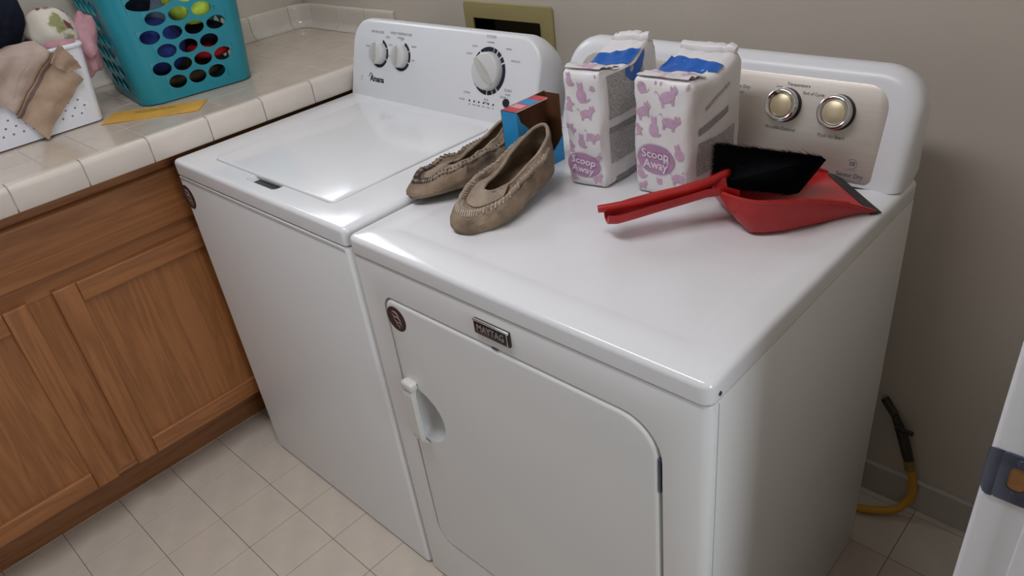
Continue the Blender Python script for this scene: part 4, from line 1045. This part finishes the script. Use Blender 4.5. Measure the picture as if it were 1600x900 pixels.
# ---- moccasins
def moccasin(label, place, mirror=1, squash=1.0, seed=0.0, gape=1.0, zs=1.0, thread='thread'):
    t = thing('moccasin', label, 'shoe', place.to_translation(), 'pair of moccasins on the dryer')
    N = 56; L = 0.252
    def sole(a):
        """outline, a=0 toe (+x), CCW"""
        c, s = math.cos(a), math.sin(a)
        x = L/2*(abs(c)**0.92)*(1 if c > 0 else -1)
        px = x/(L/2)
        hw = 0.0395+0.006*math.exp(-((px-0.35)/0.42)**2)-0.004*math.exp(-((px+0.15)/0.3)**2)
        y = hw*(abs(s)**0.86)*(1 if s > 0 else -1)
        y += 0.007*mirror*math.sin((px+0.1)*1.7)
        return x, y
    def rimo(a):
        c, s = math.cos(a), math.sin(a)
        x = -0.034+0.083*c
        y = 0.0225*gape*(abs(s)**0.9)*(1 if s > 0 else -1)*(1+0.35*max(0, -c))
        y += 0.004*mirror*math.sin(x*14)
        return x, y
    def rimz(a):
        c = math.cos(a); return zs*(0.055+0.030*max(0, -c)**1.5-0.003*max(0, c)-0.005*abs(math.sin(a)))
    lv = [(0.0, 0.0), (0.0, 0.10), (-0.045, 0.25), (-0.035, 0.45), (0.06, 0.66), (0.22, 0.83), (0.45, 0.95), (0.72, 1.0), (1.0, 1.02)]
    def P(a, k, dl=0.0):
        """k = continuous level 0..len-1"""
        i = min(int(k), len(lv)-2); f_ = k-i
        q = lv[i][0]*(1-f_)+lv[i+1][0]*f_; zf = lv[i][1]*(1-f_)+lv[i+1][1]*f_
        sx, sy = sole(a); rx, ry = rimo(a)
        c = math.cos(a)
        zt = rimz(a)
        if c > 0:                      # toe: keep the vamp low at the tip
            zz = zt*zf*(1-0.36*c**1.5*(1-max(0, q)))
        else: zz = zt*zf
        if k > 5.0 and c > -0.2: zz -= 0.0150*zs*math.sin(min(1, (k-5.0)/2.6)*math.pi*0.62)*min(1, (c+0.2)/0.6)
        qq = q
        x = sx+(rx-sx)*qq; y = sy+(ry-sy)*qq
        w_ = (0.0055*fbm((x*30+seed, y*30, zz*30), 1, 4)+0.0014*math.sin(x*170+5*fbm((x*20, y*20, seed), 1, 2)))*min(1, k/2)
        pinch = 1-0.10*math.exp(-((x+0.0)/0.05)**2)*min(1, k/4)
        return place @ Vector((x+w_*0.5, (y*pinch+w_)*squash, max(0.0, zz+w_+dl)))
    K = len(lv)-1; sub = 3
    rings = [[P(2*math.pi*j/N, i/sub) for j in range(N)] for i in range(0, K*sub+1)]
    v = [p for r in rings for p in r]; f = []
    for i in range(len(rings)-1):
        for j in range(N): f.append((i*N+j, i*N+(j+1) % N, (i+1)*N+(j+1) % N, (i+1)*N+j))
    me = pydata(v, f)
    bm = bmesh.new(); bm.from_mesh(me); me = b2m(bm)
    link('upper', solid(me, 0.0022, 0.0), 'suede', t)
    so = [place @ Vector((sole(2*math.pi*j/N)[0]*0.985, sole(2*math.pi*j/N)[1]*0.985*squash, 0.0)) for j in range(N)]
    s2 = [place @ Vector((sole(2*math.pi*j/N)[0]*0.96, sole(2*math.pi*j/N)[1]*0.96*squash, 0.005)) for j in range(N)]
    link('sole', loft([so, s2]), 'sole', t)
    s3 = [place @ Vector((sole(2*math.pi*j/N)[0]*0.955, sole(2*math.pi*j/N)[1]*0.95*squash, 0.0055)) for j in range(N)]
    s4 = [place @ Vector((sole(2*math.pi*j/N)[0]*0.94, sole(2*math.pi*j/N)[1]*0.93*squash, 0.008)) for j in range(N)]
    link('insole', loft([s3, s4]), 'lining', t)
    rp = [P(2*math.pi*j/N, K, 0.001) for j in range(N+1)]
    link('collar', tube(rp, 0.0034, 8), 'suedel', t)
    # apron seam: U-shaped ridge around the vamp, with stitches across it
    kk = 5.1
    aa = [R(-136+272*q/60) for q in range(61)]
    sm = [P(a, kk, 0.0018) for a in aa]
    link('apron_seam', tube(sm, [0.0040+0.0008*math.sin(q*1.9) for q in range(61)], 7), 'suedel', t)
    st_ = []
    for q in range(3, 58):
        if q % 1: continue
        p, p0, p1 = P(aa[q], kk, 0.0032), P(aa[q], kk-0.5, 0.0014), P(aa[q], kk+0.6, 0.0020)
        st_.append(tube([p0, p+(place.to_3x3() @ Vector((0, 0, 0.0034))), p1], 0.0015, 5))
    link('stitching', join(st_), thread, t, label='pale whip stitching around the toe' if thread == 'thread' else 'dark whip stitching around the toe')
    # tab / strap across the instep
    tb = []
    for i in range(11):
        a = R(62-124*i/10)
        tb.append((P(a, 6.2, 0.003), P(a, 7.9, 0.0035)))
    vv = [q for pr in tb for q in pr]
    link('strap', solid(pydata(vv, [(2*i, 2*i+1, 2*i+3, 2*i+2) for i in range(10)]), 0.0022, 0.0), 'suedel', t)
    kn = [P(R(55), 6.5, 0.005), P(R(48), 7.2, 0.007), P(R(40), 6.9, 0.004)]
    link('lace_knot', tube(kn, 0.0014, 5), 'threadd', t)
    return t
# front shoe: toe towards the camera side (-y), heel propped up
def placing(toe, heel, roll, zt, zh):
    T_, H_ = Vector((*toe, zt)), Vector((*heel, zh)); x = (T_-H_).normalized(); y = Vector((0, 0, 1)).cross(x).normalized()
    m = frame((T_+H_)/2, x, y); return m @ Matrix.Rotation(roll, 4, 'X')
moccasin('taupe suede moccasin in front with its open heel towards the carton', placing((0.172, 0.120), (0.186, 0.350), R(-9), ZD+0.006, ZD+0.034), 1, 1.20, 0.0, 0.92)
moccasin('taupe suede moccasin lying behind the other with its toe pointing left', placing((0.032, 0.152), (0.050, 0.386), R(8), ZD+0.0165, ZD+0.0125), -1, 1.24, 4.0, 0.7, 0.90, 'threadd')

# ---- dustpan
AX, AYv = Vector((0.6, 0.8, 0)), Vector((-0.8, 0.6, 0))
LC = Vector((0.6704, 0.5534, ZD+0.0015))
dp = thing('dustpan', 'red plastic dustpan with black rubber lip on the dryer top', 'dustpan', (0.60, 0.46, ZD))
def DPp(x, y, z): return LC+AX*x+AYv*y+Vector((0, 0, z+max(0, y+0.069)*0.085*max(0.0, 1+x/0.25)))
HWT = [(0.0, 0.069), (-0.04, 0.073), (-0.09, 0.078), (-0.13, 0.080), (-0.16, 0.080), (-0.185, 0.076), (-0.203, 0.067), (-0.216, 0.054), (-0.225, 0.041), (-0.231, 0.030), (-0.235, 0.020)]
HHT = [(0.0, 0.0035), (-0.04, 0.025), (-0.09, 0.044), (-0.13, 0.054), (-0.18, 0.060), (-0.235, 0.061)]
def interp(tb, x):
    for (a, va), (b_, vb) in zip(tb, tb[1:]):
        if x >= b_: return va+(vb-va)*(a-x)/(a-b_)
    return tb[-1][1]
def hw(x): return interp(HWT, x)
rings = []
Xs = [0.0, -0.02, -0.05, -0.08, -0.11, -0.14, -0.16, -0.175, -0.19, -0.203, -0.212, -0.220, -0.227, -0.232, -0.235]
for x in Xs:
    t = -x/0.2
    h = interp(HHT, x)
    zf = 0.0015 if x > -0.200 else 0.0015+0.052*((-0.200-x)/0.035)**1.4
    k = 1.0
    w_ = hw(x)*k
    ring = []
    fl_w = w_*(0.985 if t > 0.05 else 1.0)
    rr = min(0.012, h*0.5)
    pts = [(-w_-0.004*t, h+0.0), (-w_, max(zf, h*0.62)), (-fl_w+0.002, zf+rr*0.55), (-fl_w+0.008, zf+rr*0.08), (-fl_w*0.6, zf), (0, zf), (fl_w*0.6, zf), (fl_w-0.008, zf+rr*0.08), (fl_w-0.002, zf+rr*0.55), (w_, max(zf, h*0.62)), (w_+0.004*t, h)]
    rings.append([DPp(x, y, max(z, zf)) for y, z in pts])
pm = loft(rings, False, False, False)
link('pan', solid(pm, 0.0028, 1.0 if False else 0.0), 'redp', dp)
edge = [r[0] for r in rings]; edge2 = [r[-1] for r in rings]
link('rolled_edge', tube(edge, 0.0028, 6), 'redp', dp)
link('rolled_edge', tube(edge2, 0.0028, 6), 'redp', dp)
teeth = []
pe = smoothpath(edge[2:9], 8)
for q in range(0, len(pe)-1, 1):
    p = pe[q]; dv = (pe[q+1]-p).normalized()
    teeth.append(tube([p+Vector((0, 0, 0.0018)), p+Vector((0, 0, 0.0042))], [0.0018, 0.0005], 4))
link('comb_teeth', join(teeth), 'redp', dp, label='row of small comb teeth along the pan edge')
lp = [[DPp(x, y, z) for x, z in ((-0.006, 0.0040), (0.003, 0.0040), (0.011, 0.0014), (0.011, 0.0), (-0.006, 0.0))] for y in (-0.0715, -0.03, 0.03, 0.0715)]
link('rubber_lip', loft(lp), 'rubber', dp, label='black rubber lip')
# handle: shallow trough rising from the rear of the pan, slotted, with a rounded end
hpth = [(-0.208, 0.002, 0.052), (-0.225, 0.004, 0.0580), (-0.255, 0.006, 0.058), (-0.29, 0.009, 0.052), (-0.33, 0.012, 0.047), (-0.37, 0.013, 0.042), (-0.40, 0.013, 0.038), (-0.414, 0.013, 0.037)]
hw_ = [0.028, 0.022, 0.0185, 0.0190, 0.0215, 0.0230, 0.0215, 0.0130]
hr = []
for (x, y, z), w_ in zip(hpth, hw_):
    hr.append([DPp(x, y+s*w_, z+dz) for s, dz in ((-1.0, 0.009), (-1.06, 0.001), (-0.85, -0.007), (-0.4, -0.0095), (0.4, -0.0095), (0.85, -0.007), (1.06, 0.001), (1.0, 0.009), (0.82, 0.007), (0.6, -0.004), (-0.6, -0.004), (-0.82, 0.007))])
link('handle', loft(hr), 'redp', dp)
sl_o = rrect(-0.285, -0.240, -0.0045, 0.0065, 0.005, 4)
link('handle_slot', loft([[DPp(x, y+0.005, 0.0505+(x+0.26)*0.02) for x, y in sl_o], [DPp(x, y+0.005, 0.0550+(x+0.26)*0.02) for x, y in inset(sl_o, 0.0005)]]), 'black', dp, label='dark slot in the handle')

# ---- hand brush resting in the pan
hbr = thing('hand_brush', 'black bristled hand brush with red back lying in the dustpan', 'brush', (0.56, 0.45, ZD+0.03))
TLc, TRc, BLc, BRc = Vector((0.4790, 0.4380, 1.013)), Vector((0.631, 0.4965, 0.998)), Vector((0.5077, 0.3840, 0.968)), Vector((0.6020, 0.4640, 0.941))
off = Vector((0.013, 0.030, -0.012))
def tipf(u, w): return (TLc*(1-u)+TRc*u)*(1-w)+(BLc*(1-u)+BRc*u)*w
ctr = (tipf(0.5, 0.5)+off)
def rootf(u, w):
    p = tipf(u, w)+off; return p+(ctr-p)*0.10
rows = [[0, 0], [1, 0], [1, 1], [0, 1]]
core = loft([[tipf(0.03+0.94*a, 0.05+0.9*b)*0.62+rootf(a, b)*0.38 for a, b in rows], [rootf(a, b) for a, b in rows]])
br = link('bristles', core, 'bristle', hbr, smooth=False)
hv = []; hf_ = []
rnd = random.Random(3)
for q in range(15000):
    # denser at the outline so the silhouette is hairy
    if q % 2: u_, w_ = rnd.random(), rnd.random()
    else:
        e_ = rnd.choice((0, 1, 2, 3)); r_ = rnd.random(); j = 0.03*rnd.random()
        u_, w_ = ((r_, j), (r_, 1-j), (j, r_), (1-j, r_))[e_]
    rt = rootf(u_, w_); tp_ = tipf(u_, w_); dv = (tp_-rt)
    tp_ = rt+dv*(0.92+0.16*rnd.random())+Vector((rnd.gauss(0, 0.003), rnd.gauss(0, 0.003), rnd.gauss(0, 0.003)))
    if rnd.random() < 0.02: tp_ += Vector((rnd.gauss(0, 0.006), rnd.gauss(0, 0.006), rnd.gauss(0, 0.006)))
    s_ = Vector((rnd.uniform(-1, 1), rnd.uniform(-1, 1), rnd.uniform(-1, 1))).normalized()*0.0008; s2_ = s_.cross(dv).normalized()*0.0008
    k = len(hv); hv += [rt+s_, rt-s_*0.5+s2_, rt-s_*0.5-s2_, tp_]; hf_ += [(k, k+1, k+3), (k+1, k+2, k+3), (k+2, k, k+3)]
hair = link('bristle_hair', pydata(hv, hf_), 'bristle', br, smooth=False); hair['kind'] = 'stuff'
on_ = off.normalized()
hd = [[rootf(a, b)-on_*0.004 for a, b in ((-0.03, 0.02), (0.86, 0.02), (0.86, 0.85), (-0.03, 0.85))],
      [rootf(a, b)+on_*0.010 for a, b in ((-0.03, 0.02), (0.86, 0.02), (0.86, 0.85), (-0.03, 0.85))]]
bmh = bmesh.new(); bmh.from_mesh(loft(hd)); bmesh.ops.bevel(bmh, geom=list(bmh.edges), offset=0.0035, segments=2, affect='EDGES', profile=0.5)
link('brush_back', b2m(bmh), 'redd', hbr)
h0 = rootf(0.02, 0.62)
bp_ = smoothpath([rootf(0.25, 0.5), rootf(0.10, 0.60), h0, DPp(-0.255, 0.012, 0.0625), DPp(-0.31, 0.014, 0.0565), DPp(-0.36, 0.016, 0.0515), DPp(-0.40, 0.021, 0.0490), DPp(-0.424, 0.025, 0.0480)], 5)
nb = len(bp_)
link('handle', tube(bp_, [0.0085-0.0025*(max(0, i/nb-0.6)/0.4) for i in range(nb)], 12), 'redp', hbr)
